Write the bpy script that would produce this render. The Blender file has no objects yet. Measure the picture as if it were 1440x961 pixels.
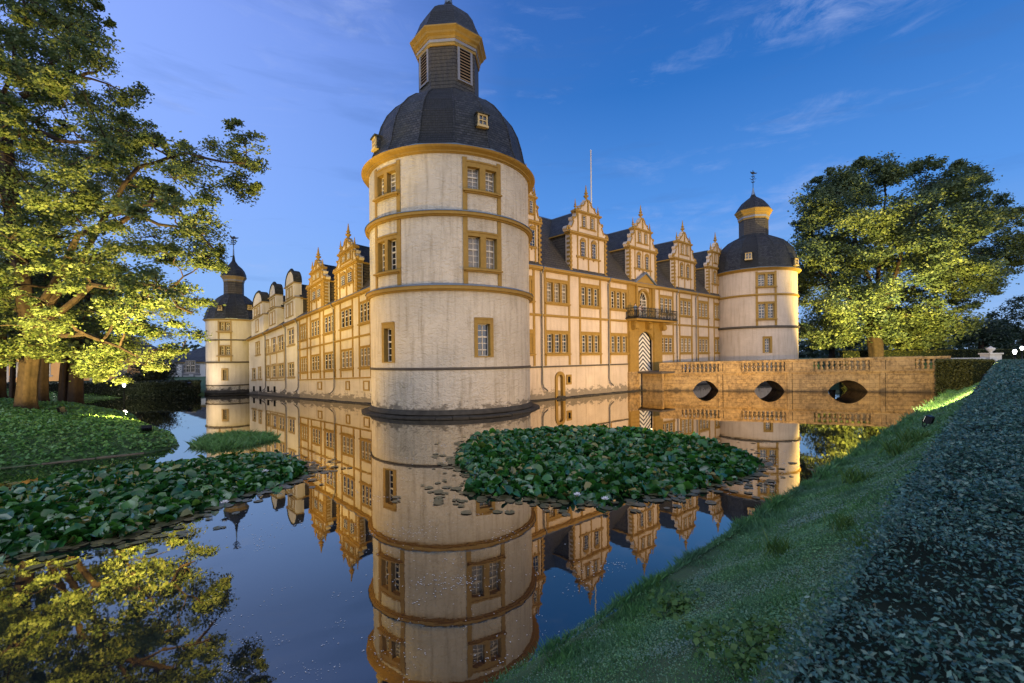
import bpy, math, random
import numpy as np
from mathutils import Vector, Matrix
random.seed(7); RNG = np.random.default_rng(7)
S = bpy.context.scene
COL = S.collection
PI = math.pi

# ------------------------------------------------------------------ camera
F, CX, CY, ROLL, CAMH = 630.0, 720.0, 505.0, 0.0105, 4.0
cd = bpy.data.cameras.new('camera'); cam = bpy.data.objects.new('camera', cd); COL.objects.link(cam)
cd.sensor_width = 36; cd.lens = 36 * F / 1440; cd.shift_y = (505 - 480.5) / 1440
cd.clip_end = 6000; cd.clip_start = .05
cam.matrix_world = Matrix.Translation((0, 0, CAMH)) @ Matrix.Rotation(PI / 2, 4, 'X') @ Matrix.Rotation(-ROLL, 4, 'Z')
cd.dof.use_dof = True; cd.dof.focus_distance = 22; cd.dof.aperture_fstop = 7
S.camera = cam

def ray(px, py):
    a, b = px - CX, CY - py
    u = a * math.cos(ROLL) + b * math.sin(ROLL); v = -a * math.sin(ROLL) + b * math.cos(ROLL)
    return Vector((u / F, 1.0, v / F))
def at(px, py, Y):
    r = ray(px, py); return Vector((r.x * Y, Y, CAMH + r.z * Y))
def onz(px, py, z=0.0):
    r = ray(px, py); Y = (z - CAMH) / r.z; return Vector((r.x * Y, Y, z))

# ------------------------------------------------------------------ node helpers
def newmat(name):
    m = bpy.data.materials.new(name); m.use_nodes = True
    nt = m.node_tree; b = nt.nodes['Principled BSDF']
    return m, nt, b
def N(nt, t, **k):
    n = nt.nodes.new(t)
    for a, v in k.items():
        if a in n.inputs: n.inputs[a].default_value = v
        else: setattr(n, a, v)
    return n
def L(nt, a, b): nt.links.new(a, b)
def mixc(nt, fac, c1, c2, mode='MIX'):
    n = nt.nodes.new('ShaderNodeMix'); n.data_type = 'RGBA'; n.blend_type = mode
    for sock, v in ((n.inputs[0], fac), (n.inputs[6], c1), (n.inputs[7], c2)):
        if hasattr(v, 'is_output'): L(nt, v, sock)
        elif isinstance(v, (tuple, list)): sock.default_value = (*v[:3], 1)
        else: sock.default_value = v
    return n.outputs[2]
def ramp(nt, src, stops):
    n = nt.nodes.new('ShaderNodeValToRGB'); el = n.color_ramp.elements
    el[0].position, el[1].position = stops[0][0], stops[-1][0]
    el[0].color = (*stops[0][1], 1); el[1].color = (*stops[-1][1], 1)
    for p, c in stops[1:-1]:
        e = el.new(p); e.color = (*c, 1)
    L(nt, src, n.inputs[0]); return n.outputs[0]
def g(v): return (v, v, v)
def coords(nt, attr=True):
    if attr:
        a = N(nt, 'ShaderNodeAttribute'); a.attribute_name = 'fc'; return a.outputs['Vector']
    return N(nt, 'ShaderNodeTexCoord').outputs['Object']
def noise(nt, vec, scale, detail=4, rough=.55, dist=0.0):
    n = N(nt, 'ShaderNodeTexNoise'); n.inputs['Scale'].default_value = scale
    n.inputs['Detail'].default_value = detail; n.inputs['Roughness'].default_value = rough
    n.inputs['Distortion'].default_value = dist
    if vec is not None: L(nt, vec, n.inputs['Vector'])
    return n.outputs['Fac']
def mapv(nt, vec, scale=(1, 1, 1)):
    n = N(nt, 'ShaderNodeMapping'); n.inputs['Scale'].default_value = scale; L(nt, vec, n.inputs['Vector']); return n.outputs[0]
def math_(nt, op, a, b=None, c=None):
    n = nt.nodes.new('ShaderNodeMath'); n.operation = op
    for i, v in enumerate((a, b, c)):
        if v is None: continue
        if hasattr(v, 'is_output'): L(nt, v, n.inputs[i])
        else: n.inputs[i].default_value = v
    return n.outputs[0]
def bump(nt, b, h, strength=.4, dist=.05, prev=None):
    n = N(nt, 'ShaderNodeBump'); n.inputs['Strength'].default_value = strength; n.inputs['Distance'].default_value = dist
    L(nt, h, n.inputs['Height'])
    if prev is not None: L(nt, prev, n.inputs['Normal'])
    if b is not None: L(nt, n.outputs[0], b.inputs['Normal'])
    return n.outputs[0]
def sd(nt, vec):   # (s+d, z) for running patterns round corners
    x = N(nt, 'ShaderNodeSeparateXYZ'); L(nt, vec, x.inputs[0])
    s = math_(nt, 'ADD', x.outputs[0], x.outputs[1])
    c = N(nt, 'ShaderNodeCombineXYZ'); L(nt, s, c.inputs[0]); L(nt, x.outputs[2], c.inputs[1])
    return c.outputs[0], x

def m_plaster(name, base, dirt=.35, rough_bump=.5, low=True, bscale=2.6, stain=(.16, .14, .11)):
    m, nt, b = newmat(name); v = coords(nt)
    n1 = noise(nt, v, .35, 5, .6); n2 = noise(nt, mapv(nt, v, (2.2, 2.2, .22)), 1.2, 5, .6)
    c = mixc(nt, ramp(nt, n1, [(.3, g(0)), (.7, g(1))]), tuple(x * .76 for x in base), base)
    c = mixc(nt, ramp(nt, n2, [(.48, g(0)), (.72, g(dirt))]), c, (base[0] * .58, base[1] * .55, base[2] * .5))
    _, x = sd(nt, v)
    if low:   # damp, flaking foot near the water
        nn = noise(nt, mapv(nt, v, (1.0, 1.0, 1.8)), 1.3, 6, .7)
        h = math_(nt, 'ADD', x.outputs[2], math_(nt, 'MULTIPLY', nn, -3.0))
        c = mixc(nt, ramp(nt, h, [(-1.25 * 0 + .0, g(.0)), (1, g(0))]), c, c)
        k = math_(nt, 'SUBTRACT', math_(nt, 'MULTIPLY', nn, 3.2), x.outputs[2])
        c = mixc(nt, ramp(nt, k, [(.72, g(0)), (1.0, g(.85))]), c, stain)
    L(nt, c, b.inputs['Base Color']); b.inputs['Roughness'].default_value = .85
    b.inputs['Specular IOR Level'].default_value = .2
    nb = noise(nt, mapv(nt, v, (1, 1, 1.6)), bscale, 5, .55, 1.2)
    fine = noise(nt, v, 14, 3)
    p = bump(nt, None, nb, rough_bump, .22)
    bump(nt, b, fine, .25, .02, p)
    return m
def m_stone(name, base, var=.25, scale=3.0, bumps=.3, rough=.7, attr=True):
    m, nt, b = newmat(name); v = coords(nt, attr)
    n1 = noise(nt, v, scale, 5, .6); n2 = noise(nt, v, scale * .3, 3)
    c = mixc(nt, ramp(nt, n1, [(.3, g(0)), (.7, g(1))]), tuple(x * (1 - var) for x in base), base)
    c = mixc(nt, ramp(nt, n2, [(.45, g(0)), (.75, g(.5))]), c, tuple(x * (1 - 1.6 * var) for x in base))
    L(nt, c, b.inputs['Base Color']); b.inputs['Roughness'].default_value = rough
    b.inputs['Specular IOR Level'].default_value = .3
    bump(nt, b, n1, bumps, .05)
    return m
def m_slate(name, c1, c2, w=.34, h=.2):
    m, nt, b = newmat(name); v = coords(nt); uv, x = sd(nt, v)
    bk = N(nt, 'ShaderNodeTexBrick'); L(nt, uv, bk.inputs['Vector'])
    for k, q in (('Scale', 1.0), ('Brick Width', w), ('Row Height', h), ('Mortar Size', .022), ('Mortar Smooth', .25), ('Bias', 0.0)):
        bk.inputs[k].default_value = q
    bk.inputs['Color1'].default_value = (*c1, 1); bk.inputs['Color2'].default_value = (*c2, 1)
    bk.inputs['Mortar'].default_value = (.008, .009, .012, 1)
    n1 = noise(nt, v, .6, 5, .65)
    c = mixc(nt, ramp(nt, n1, [(.35, g(0)), (.7, g(.8))]), bk.outputs['Color'], (c1[0] * 1.7 + .01, c1[1] * 1.6 + .01, c1[2] * 1.3))
    L(nt, c, b.inputs['Base Color']); b.inputs['Roughness'].default_value = .6
    b.inputs['Specular IOR Level'].default_value = .25
    # each row tilts: sawtooth
    saw = math_(nt, 'FRACT', math_(nt, 'DIVIDE', x.outputs[2], h))
    hh = math_(nt, 'ADD', math_(nt, 'MULTIPLY', saw, -.5), math_(nt, 'MULTIPLY', bk.outputs['Fac'], -.8))
    hh = math_(nt, 'ADD', hh, math_(nt, 'MULTIPLY', noise(nt, v, 4, 2), .8))
    bump(nt, b, hh, 1.0, .09)
    return m
def m_flat(name, c, rough=.5, metal=0.0, spec=.5, var=0.0, scale=6):
    m, nt, b = newmat(name)
    b.inputs['Roughness'].default_value = rough; b.inputs['Metallic'].default_value = metal
    b.inputs['Specular IOR Level'].default_value = spec
    if var:
        n1 = noise(nt, coords(nt, False), scale, 4)
        L(nt, mixc(nt, n1, tuple(x * (1 - var) for x in c), tuple(min(1, x * (1 + var)) for x in c)), b.inputs['Base Color'])
    else: b.inputs['Base Color'].default_value = (*c, 1)
    return m
def m_leaf(name, c1, c2, c3=None, trans=.3, rough=.5, spec=.35, scale=.25, yellow=0):
    m, nt, b = newmat(name)
    a = N(nt, 'ShaderNodeAttribute'); a.attribute_name = 'rnd'
    v = coords(nt, False)
    n1 = noise(nt, v, scale, 3)
    c = mixc(nt, a.outputs['Fac'], c1, c2)
    if c3: c = mixc(nt, ramp(nt, n1, [(.42, g(0)), (.62, g(1))]), c, c3)
    if yellow: c = mixc(nt, ramp(nt, a.outputs['Fac'], [(1 - yellow, g(0)), (1 - yellow * .9, g(1))]), c, (.26, .22, .06))
    L(nt, c, b.inputs['Base Color']); b.inputs['Roughness'].default_value = rough
    b.inputs['Specular IOR Level'].default_value = spec
    tr = N(nt, 'ShaderNodeBsdfTranslucent'); L(nt, c, tr.inputs[0])
    mx = N(nt, 'ShaderNodeMixShader'); mx.inputs[0].default_value = trans
    L(nt, b.outputs[0], mx.inputs[1]); L(nt, tr.outputs[0], mx.inputs[2])
    L(nt, mx.outputs[0], nt.nodes['Material Output'].inputs[0])
    return m
def m_emit(name, c, s):
    m, nt, b = newmat(name); b.inputs['Base Color'].default_value = (*c, 1)
    b.inputs['Emission Color'].default_value = (*c, 1); b.inputs['Emission Strength'].default_value = s
    return m

M = {}
M['plaster'] = m_plaster('plaster_main_tower', (.62, .55, .44), .85, .7, True, 2.4)
M['plaster_r'] = m_plaster('plaster_right_wing', (.60, .50, .40), .6, .3)
M['plaster_l'] = m_plaster('plaster_left_wing', (.6, .52, .40), .6, .3)
M['plaster_pale'] = m_plaster('plaster_pale', (.62, .58, .52), .5, .2, True, 2.6, (.03, .03, .035))
M['white'] = m_plaster('white_render', (.7, .7, .7), .2, .1, False)
M['ochre'] = m_stone('ochre_trim', (.33, .205, .045), .22, 5, .2)
M['ochre_l'] = m_stone('tan_trim', (.34, .25, .12), .2, 5, .2)
M['slate'] = m_slate('slate', (.016, .019, .027), (.062, .064, .072))
M['slate_warm'] = m_slate('slate_brown', (.05, .045, .042), (.075, .065, .06), .5, .28)
M['cream'] = m_flat('cream_frame_paint', (.50, .38, .18), .6, 0, .3, .15)
M['cap'] = m_flat('lead_flashing', (.12, .17, .24), .35, .3, .5, .2)
M['glass'] = m_flat('window_glass', (.012, .016, .025), .06, 0, 1.0); M['glass_b'] = m_flat('window_glass_blue', (.03, .045, .07), .12, 0, 1.0); M['glass_c'] = m_flat('window_glass_curtain', (.16, .14, .11), .2, 0, .8, .3, 3)
M['sash'] = m_flat('white_sash_paint', (.56, .52, .45), .5)
M['darkstring'] = m_stone('dark_stone_string', (.10, .085, .07), .3, 4)
M['ledge'] = m_stone('mossy_ledge', (.06, .055, .045), .5, 2.5, .5, .8)
M['iron'] = m_flat('wrought_iron', (.012, .014, .018), .4, .6)
M['pipe'] = m_flat('zinc_pipe', (.16, .15, .14), .45, .5)
M['wood'] = m_flat('louvre_wood', (.24, .15, .07), .6, 0, .3, .4)
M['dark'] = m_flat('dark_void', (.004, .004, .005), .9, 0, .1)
M['greyframe'] = m_flat('grey_frame_paint', (.22, .22, .24), .5, 0, .4, .2)
M['bark'] = m_stone('bark', (.05, .034, .022), .55, 3.5, 1.0, .9, False)
M['barkdark'] = m_stone('bark_dark', (.045, .03, .022), .45, 3.5, .9, .9, False)
M['pole'] = m_flat('pole_paint', (.55, .55, .55), .4)

# bridge masonry
def m_masonry():
    m, nt, b = newmat('bridge_masonry'); v = coords(nt); uv, x = sd(nt, v)
    bk = N(nt, 'ShaderNodeTexBrick'); L(nt, uv, bk.inputs['Vector'])
    for k, q in (('Scale', 1.0), ('Brick Width', 1.1), ('Row Height', .42), ('Mortar Size', .012), ('Mortar Smooth', .6)):
        bk.inputs[k].default_value = q
    bk.inputs['Color1'].default_value = (.46, .30, .12, 1); bk.inputs['Color2'].default_value = (.33, .22, .10, 1)
    bk.inputs['Mortar'].default_value = (.17, .115, .06, 1)
    n1 = noise(nt, v, 2.6, 8, .8); n2 = noise(nt, v, .6, 4)
    c = mixc(nt, ramp(nt, n1, [(.40, g(.9)), (.56, g(0))]), bk.outputs['Color'], (.12, .075, .03))
    c = mixc(nt, ramp(nt, n2, [(.45, g(0)), (.7, g(.5))]), c, (.50, .35, .16))
    k = math_(nt, 'SUBTRACT', math_(nt, 'MULTIPLY', noise(nt, v, 1.0, 4), .9), x.outputs[2])
    c = mixc(nt, ramp(nt, k, [(.1, g(0)), (.4, g(.8))]), c, (.035, .028, .02))
    L(nt, c, b.inputs['Base Color']); b.inputs['Roughness'].default_value = .85
    hh = math_(nt, 'ADD', math_(nt, 'MULTIPLY', bk.outputs['Fac'], -.5), n1)
    bump(nt, b, hh, .8, .07); return m
M['masonry'] = m_masonry()
def m_gate():
    m, nt, b = newmat('chevron_gate_paint'); v = coords(nt)
    x = N(nt, 'ShaderNodeSeparateXYZ'); L(nt, v, x.inputs[0])
    k = math_(nt, 'ADD', x.outputs[2], math_(nt, 'MULTIPLY', math_(nt, 'ABSOLUTE', x.outputs[0]), .66))
    fr_ = math_(nt, 'FRACT', math_(nt, 'DIVIDE', k, .52))
    c = mixc(nt, ramp(nt, fr_, [(.0, g(0)), (.44, g(0)), (.47, g(1)), (1, g(1))]), (.02, .022, .03), (.72, .70, .64))
    L(nt, c, b.inputs['Base Color']); b.inputs['Roughness'].default_value = .5; return m
M['gate'] = m_gate()

# ------------------------------------------------------------------ frames
class Plane:
    curved = False
    def __init__(s, A, B, k=0.0):
        s.A = A; e = (B - A); s.Ln = e.length; s.e = e.normalized(); n = Vector((s.e.y, -s.e.x, 0))
        if n.dot(-A) < 0: n = -n
        s.n = n; s.k = k
    def P(s, a, d, z):
        p = s.A + s.e * a + s.n * d; return (p.x, p.y, z * (1 + s.k * a))
    def hit(s, px, py, d=0.0):
        r = ray(px, py); A = s.A + s.n * d
        t = A.dot(s.n) / r.dot(s.n); p = r * t; a = (p - A).dot(s.e)
        return a, (CAMH + p.z) / (1 + s.k * a)
    def s(s_, px, py=480): return s_.hit(px, py)[0]
    def z(s_, px, py): return s_.hit(px, py)[1]
class Cyl:
    curved = True; k = 0
    def __init__(s, C, R):
        s.C = C; s.R = R; s.th0 = math.atan2(-C.y, -C.x)    # s=0 faces the camera, s grows to the right as seen
    def P(s, a, d, z):
        th = s.th0 + a / s.R; r = s.R + d
        return (s.C.x + r * math.cos(th), s.C.y + r * math.sin(th), z)
    def hit(s, px, py, d=0.0):
        r = ray(px, py); R = s.R + d
        A = r.x ** 2 + 1; B = -2 * (r.x * s.C.x + s.C.y); C = s.C.x ** 2 + s.C.y ** 2 - R * R
        disc = B * B - 4 * A * C
        t = (-B - math.sqrt(max(0, disc))) / (2 * A)
        x, y = r.x * t - s.C.x, t - s.C.y
        th = math.atan2(y, x) - s.th0
        th = (th + PI) % (2 * PI) - PI
        return th * s.R, CAMH + r.z * t
    def s(s_, px, py=400): return s_.hit(px, py)[0]
    def z(s_, px, py): return s_.hit(px, py)[1]

# ------------------------------------------------------------------ mesh builder
ORG = {}
class MB:
    def __init__(s): s.v = []; s.f = []; s.m = []; s.c = []; s.mats = []
    def mi(s, mat):
        if mat not in s.mats: s.mats.append(mat)
        return s.mats.index(mat)
    def pt(s, co, fc=None):
        s.v.append(tuple(co)); s.c.append(tuple(fc) if fc is not None else tuple(co)); return len(s.v) - 1
    def fp(s, fr, a, d, z, off=(0, 0, 0)):
        return s.pt(fr.P(a, d, z), (a - off[0], d - off[1], z - off[2]))
    def face(s, idx, mat): s.f.append(tuple(idx)); s.m.append(s.mi(mat))
    def box(s, fr, a0, a1, d0, d1, z0, z1, mat, off=(0, 0, 0), slope=0):
        n = max(1, int(math.ceil(abs(a1 - a0) / .45))) if fr.curved else 1
        rings = []
        for i in range(n + 1):
            a = a0 + (a1 - a0) * i / n
            rings.append([s.fp(fr, a, d0, z0, off), s.fp(fr, a, d1, z0, off), s.fp(fr, a, d1, z1 - slope, off), s.fp(fr, a, d0, z1, off)])
        for i in range(n):
            p, q = rings[i], rings[i + 1]
            for j in range(4): s.face((p[j], p[(j + 1) % 4], q[(j + 1) % 4], q[j]), mat)
        s.face(rings[0][::-1], mat); s.face(rings[-1], mat)
    def quad(s, fr, pts, mat, off=(0, 0, 0)):
        s.face([s.fp(fr, *p, off) for p in pts], mat)
    def prism(s, fr, outline, d0, d1, mat):   # outline [(a,z)]
        A = [s.fp(fr, a, d0, z) for a, z in outline]; B = [s.fp(fr, a, d1, z) for a, z in outline]
        s.face(A[::-1], mat); s.face(B, mat); n = len(A)
        for i in range(n): s.face((A[i], A[(i + 1) % n], B[(i + 1) % n], B[i]), mat)
    def lathe(s, C, prof, n, mat, rot=0.0, R0=None, arc=None, cap=True):
        R0 = R0 or max(r for r, z in prof); rings = []
        full = arc is None; a0, a1 = (0, 2 * PI) if full else arc
        cnt = n if full else n + 1
        for r, z in prof:
            rings.append([])
            for i in range(cnt):
                th = rot + a0 + (a1 - a0) * i / n
                rings[-1].append(s.pt((C[0] + r * math.cos(th), C[1] + r * math.sin(th), z + (C[2] if len(C) > 2 else 0)), (th * R0, 0, z)))
        for k in range(len(prof) - 1):
            for i in range(n):
                j = (i + 1) % cnt
                if prof[k][0] < 1e-6 and prof[k + 1][0] < 1e-6: continue
                s.face((rings[k][i], rings[k][j], rings[k + 1][j], rings[k + 1][i]), mat)
        if full and cap:
            if prof[0][0] > 1e-4: s.face(rings[0][::-1], mat)
            if prof[-1][0] > 1e-4: s.face(rings[-1], mat)
    def tube(s, pts, rad, n, mat, cap=True):
        pts = [Vector(p) for p in pts]; rings = []
        for i, p in enumerate(pts):
            t = (pts[min(i + 1, len(pts) - 1)] - pts[max(i - 1, 0)])
            if t.length < 1e-6: t = Vector((0, 0, 1))
            t.normalize(); u = t.orthogonal().normalized() if i == 0 else (u - t * u.dot(t)).normalized()
            w = t.cross(u); r = rad[i] if isinstance(rad, (list, tuple)) else rad
            rings.append([s.pt(p + (u * math.cos(2 * PI * j / n) + w * math.sin(2 * PI * j / n)) * r) for j in range(n)])
        for i in range(len(pts) - 1):
            for j in range(n): s.face((rings[i][j], rings[i][(j + 1) % n], rings[i + 1][(j + 1) % n], rings[i + 1][j]), mat)
        if cap: s.face(rings[0][::-1], mat); s.face(rings[-1], mat)
    def wall(s, fr, a0, a1, z0, z1, holes, mat, d=0.0):
        A = {a0, a1}; Z = {z0, z1}
        for h in holes:
            A |= {min(max(h[0], a0), a1), min(max(h[1], a0), a1)}; Z |= {h[2], h[3]}
        if fr.curved:
            n = int(abs(a1 - a0) / .45); A |= {a0 + (a1 - a0) * i / n for i in range(n + 1)}
        A = sorted(A); Z = sorted(Z)
        A = [x for i, x in enumerate(A) if i == 0 or x - A[i - 1] > 1e-5]
        ids = {}
        def gp(i, j):
            if (i, j) not in ids: ids[(i, j)] = s.fp(fr, A[i], d, Z[j])
            return ids[(i, j)]
        for i in range(len(A) - 1):
            for j in range(len(Z) - 1):
                ca, cz = (A[i] + A[i + 1]) / 2, (Z[j] + Z[j + 1]) / 2
                if any(h[0] < ca < h[1] and h[2] < cz < h[3] for h in holes): continue
                s.face((gp(i, j), gp(i + 1, j), gp(i + 1, j + 1), gp(i, j + 1)), mat)
    def build(s, name, parent=None, smooth=False, label=None, cat=None, group=None, kind=None, origin=None):
        if parent is not None: o0 = ORG[parent.name]
        else: o0 = Vector(origin) if origin is not None else Vector((0, 0, 0))
        me = bpy.data.meshes.new(name)
        me.from_pydata([(x - o0[0], y - o0[1], z - o0[2]) for x, y, z in s.v], [], s.f)
        for mt in s.mats: me.materials.append(mt)
        me.polygons.foreach_set('material_index', s.m)
        if smooth: me.polygons.foreach_set('use_smooth', [True] * len(s.f))
        at_ = me.attributes.new('fc', 'FLOAT_VECTOR', 'POINT')
        at_.data.foreach_set('vector', [q for c in s.c for q in c])
        me.update()
        o = bpy.data.objects.new(name, me); COL.objects.link(o)
        if parent is not None: o.parent = parent
        else: o.location = o0
        ORG[o.name] = o0
        tag(o, label, cat, group, kind); return o
def tag(o, label=None, cat=None, group=None, kind=None):
    if label: o['label'] = label
    if cat: o['category'] = cat
    if group: o['group'] = group
    if kind: o['kind'] = kind
    return o
def empty(name, loc, label, cat, group=None):
    o = bpy.data.objects.new(name, None); COL.objects.link(o); o.location = loc; o.empty_display_size = .2
    ORG[o.name] = Vector(loc); return tag(o, label, cat, group)
def np_mesh(name, verts, faces, mat, rnd=None, parent=None, smooth=False, origin=(0, 0, 0), **k):
    me = bpy.data.meshes.new(name); nv, nf, w = len(verts), len(faces), faces.shape[1]
    me.vertices.add(nv); me.vertices.foreach_set('co', (verts - np.array(origin)).astype(np.float32).ravel())
    me.loops.add(nf * w); me.loops.foreach_set('vertex_index', faces.astype(np.int32).ravel())
    me.polygons.add(nf); me.polygons.foreach_set('loop_start', (np.arange(nf) * w).astype(np.int32))
    if smooth: me.polygons.foreach_set('use_smooth', np.ones(nf, bool))
    me.materials.append(mat)
    if rnd is not None:
        a = me.attributes.new('rnd', 'FLOAT', 'POINT'); a.data.foreach_set('value', rnd.astype(np.float32))
    me.update(calc_edges=True); me.validate()
    o = bpy.data.objects.new(name, me); COL.objects.link(o)
    if parent is not None: o.parent = parent
    else: o.location = origin
    ORG[o.name] = Vector(origin); tag(o, k.get('label'), k.get('cat'), k.get('group'), k.get('kind')); return o
def leaves(P, size, up=.4, aspect=.55, rng=RNG, droop=0.0):
    """rhombic folded leaves at P with random directions; returns verts, faces, rnd"""
    n = len(P); t = rng.normal(size=(n, 3)); t[:, 2] = t[:, 2] * .5 - droop; t /= np.linalg.norm(t, axis=1, keepdims=True)
    nn = rng.normal(size=(n, 3)); nn[:, 2] += up * 3; w = np.cross(nn, t); w /= np.linalg.norm(w, axis=1, keepdims=True) + 1e-9
    nn = np.cross(t, w); sz = (size * rng.uniform(.65, 1.35, n))[:, None]
    v = np.empty((n, 4, 3)); v[:, 0] = P - t * sz * .5; v[:, 2] = P + t * sz * .5
    v[:, 1] = P + w * sz * aspect * .5 + nn * sz * .12; v[:, 3] = P - w * sz * aspect * .5 + nn * sz * .12
    f = np.arange(n * 4).reshape(n, 4); r = np.repeat(rng.uniform(0, 1, n), 4)
    return v.reshape(-1, 3), f, r

# ================================================================== CASTLE
def window(parent, fr, s0, s1, z0, z1, n=3, stone=None, head=.34, jamb=.14, mull=.26, dep=.32, proud=.05,
           sill=.22, rows=(2, 3), cols=2, curtain=False, merge=False, name='window', bar=.035, label=None):
    stone = stone or M['ochre']; mb = MB(); zb = z0 + .07
    mb.box(fr, s0, s0 + jamb, -dep, proud, z0, z1, stone); mb.box(fr, s1 - jamb, s1, -dep, proud, z0, z1, stone)
    mb.box(fr, s0 + jamb, s1 - jamb, -dep, proud, z1 - head, z1, stone); mb.box(fr, s0 + jamb, s1 - jamb, -dep, proud - .01, z0, zb, stone)
    mb.box(fr, s0 + jamb * .2, s1 - jamb * .2, proud - .01, proud + .05, z1 - .09, z1 + .02, stone)
    w = (s1 - s0 - 2 * jamb - (n - 1) * mull) / n; ops = []
    for i in range(n):
        a = s0 + jamb + i * (w + mull); ops.append((a, a + w))
        if i < n - 1: mb.box(fr, a + w, a + w + mull, -dep, proud - .005, zb, z1 - head, stone)
    sm = mb if merge else MB(); zt = z1 - head; dd = -dep + .05
    for a, b in ops:
        e = min(.055, w * .12)
        sm.box(fr, a, a + e, dd, dd + .06, zb, zt, M['sash']); sm.box(fr, b - e, b, dd, dd + .06, zb, zt, M['sash'])
        zm = zb + (zt - zb) * .60
        sm.box(fr, a + e, b - e, dd, dd + .05, zb, zb + e, M['sash']); sm.box(fr, a + e, b - e, dd, dd + .05, zt - e, zt, M['sash'])
        sm.box(fr, a + e, b - e, dd, dd + .08, zm - .05, zm + .05, M['sash'])
        for c in range(1, cols):
            x = a + (b - a) * c / cols
            sm.box(fr, x - bar * .6, x + bar * .6, dd + .005, dd + .045, zb + e, zm - .05, M['sash']); sm.box(fr, x - bar * .6, x + bar * .6, dd + .005, dd + .045, zm + .05, zt - e, M['sash'])
        for (q0, q1, k) in ((zb, zm, rows[1]), (zm, zt, rows[0])):
            for j in range(1, k):
                z = q0 + (q1 - q0) * j / k; sm.box(fr, a + e, b - e, dd + .008, dd + .04, z - bar * .5, z + bar * .5, M['sash'])
    gm = mb if merge else MB(); gk = random.Random(int(abs(s0 * 31 + z0 * 17) * 10)).choice(['glass', 'glass', 'glass_b', 'glass_c'])
    for a, b in ops: gm.quad(fr, [(a, dd + .015, zb), (b, dd + .015, zb), (b, dd + .015, zt), (a, dd + .015, zt)], M[gk])
    if sill and merge: mb.box(fr, s0 - .12, s1 + .12, 0.002, sill, z0 - .14, z0, stone, slope=.04)
    o = mb.build(name, parent, label=label)
    if not merge:
        sm.build('sash', o); gm.build('glass_pane', o)
        if sill:
            q = MB(); q.box(fr, s0 - .22, s1 + .22, 0.002, sill, z0 - .17, z0, stone, slope=.05)
            q.box(fr, s0 - .1, s1 + .1, 0.004, sill * .6, z0 - .26, z0 - .172, stone); q.build('sill', o)
    return o

def course(parent, fr, a0, a1, z, h, proud, mat, cap=None, name='string_course'):
    mb = MB(); mb.box(fr, a0, a1, -.04, proud, z - h / 2, z + h / 2, mat)
    mb.box(fr, a0, a1, -.03, proud * .6, z - h * .85, z - h / 2 - .003, mat)
    if cap: mb.box(fr, a0, a1, -.02, proud + .03, z + h / 2 + .003, z + h / 2 + .05, cap)
    return mb.build(name, parent)
def strip(parent, fr, a, w, z0, z1, mat, proud=.07, name='pilaster'):
    mb = MB(); mb.box(fr, a - w / 2, a + w / 2, -.04, proud, z0, z1, mat); return mb.build(name, parent)
def drainpipe(parent, fr, a, z0, z1, r=.07):
    mb = MB(); pts = [fr.P(a, .45, z1), fr.P(a, .42, z1 - .25), fr.P(a, .16, z1 - .7), fr.P(a, .16, z0 + .7), fr.P(a + .1, .2, z0 + .35), fr.P(a + .45, .38, z0)]
    mb.tube(pts, r, 8, M['pipe']); return mb.build('drainpipe', parent, smooth=True)
def finial(mb, C, z, h, r, mat, n=8):
    prof = [(r * .9, 0), (r * .9, .06), (r * .5, .1), (r * .5, .2), (r, .26), (r * 1.1, .32), (r * .55, .37), (r * .45, .42), (r * .8, .46), (r * .8, .49), (r * .5, .52), (r * .12, .97), (0, 1)]
    mb.lathe((C[0], C[1]), [(q, z + k * h) for q, k in prof], n, mat)

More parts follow.
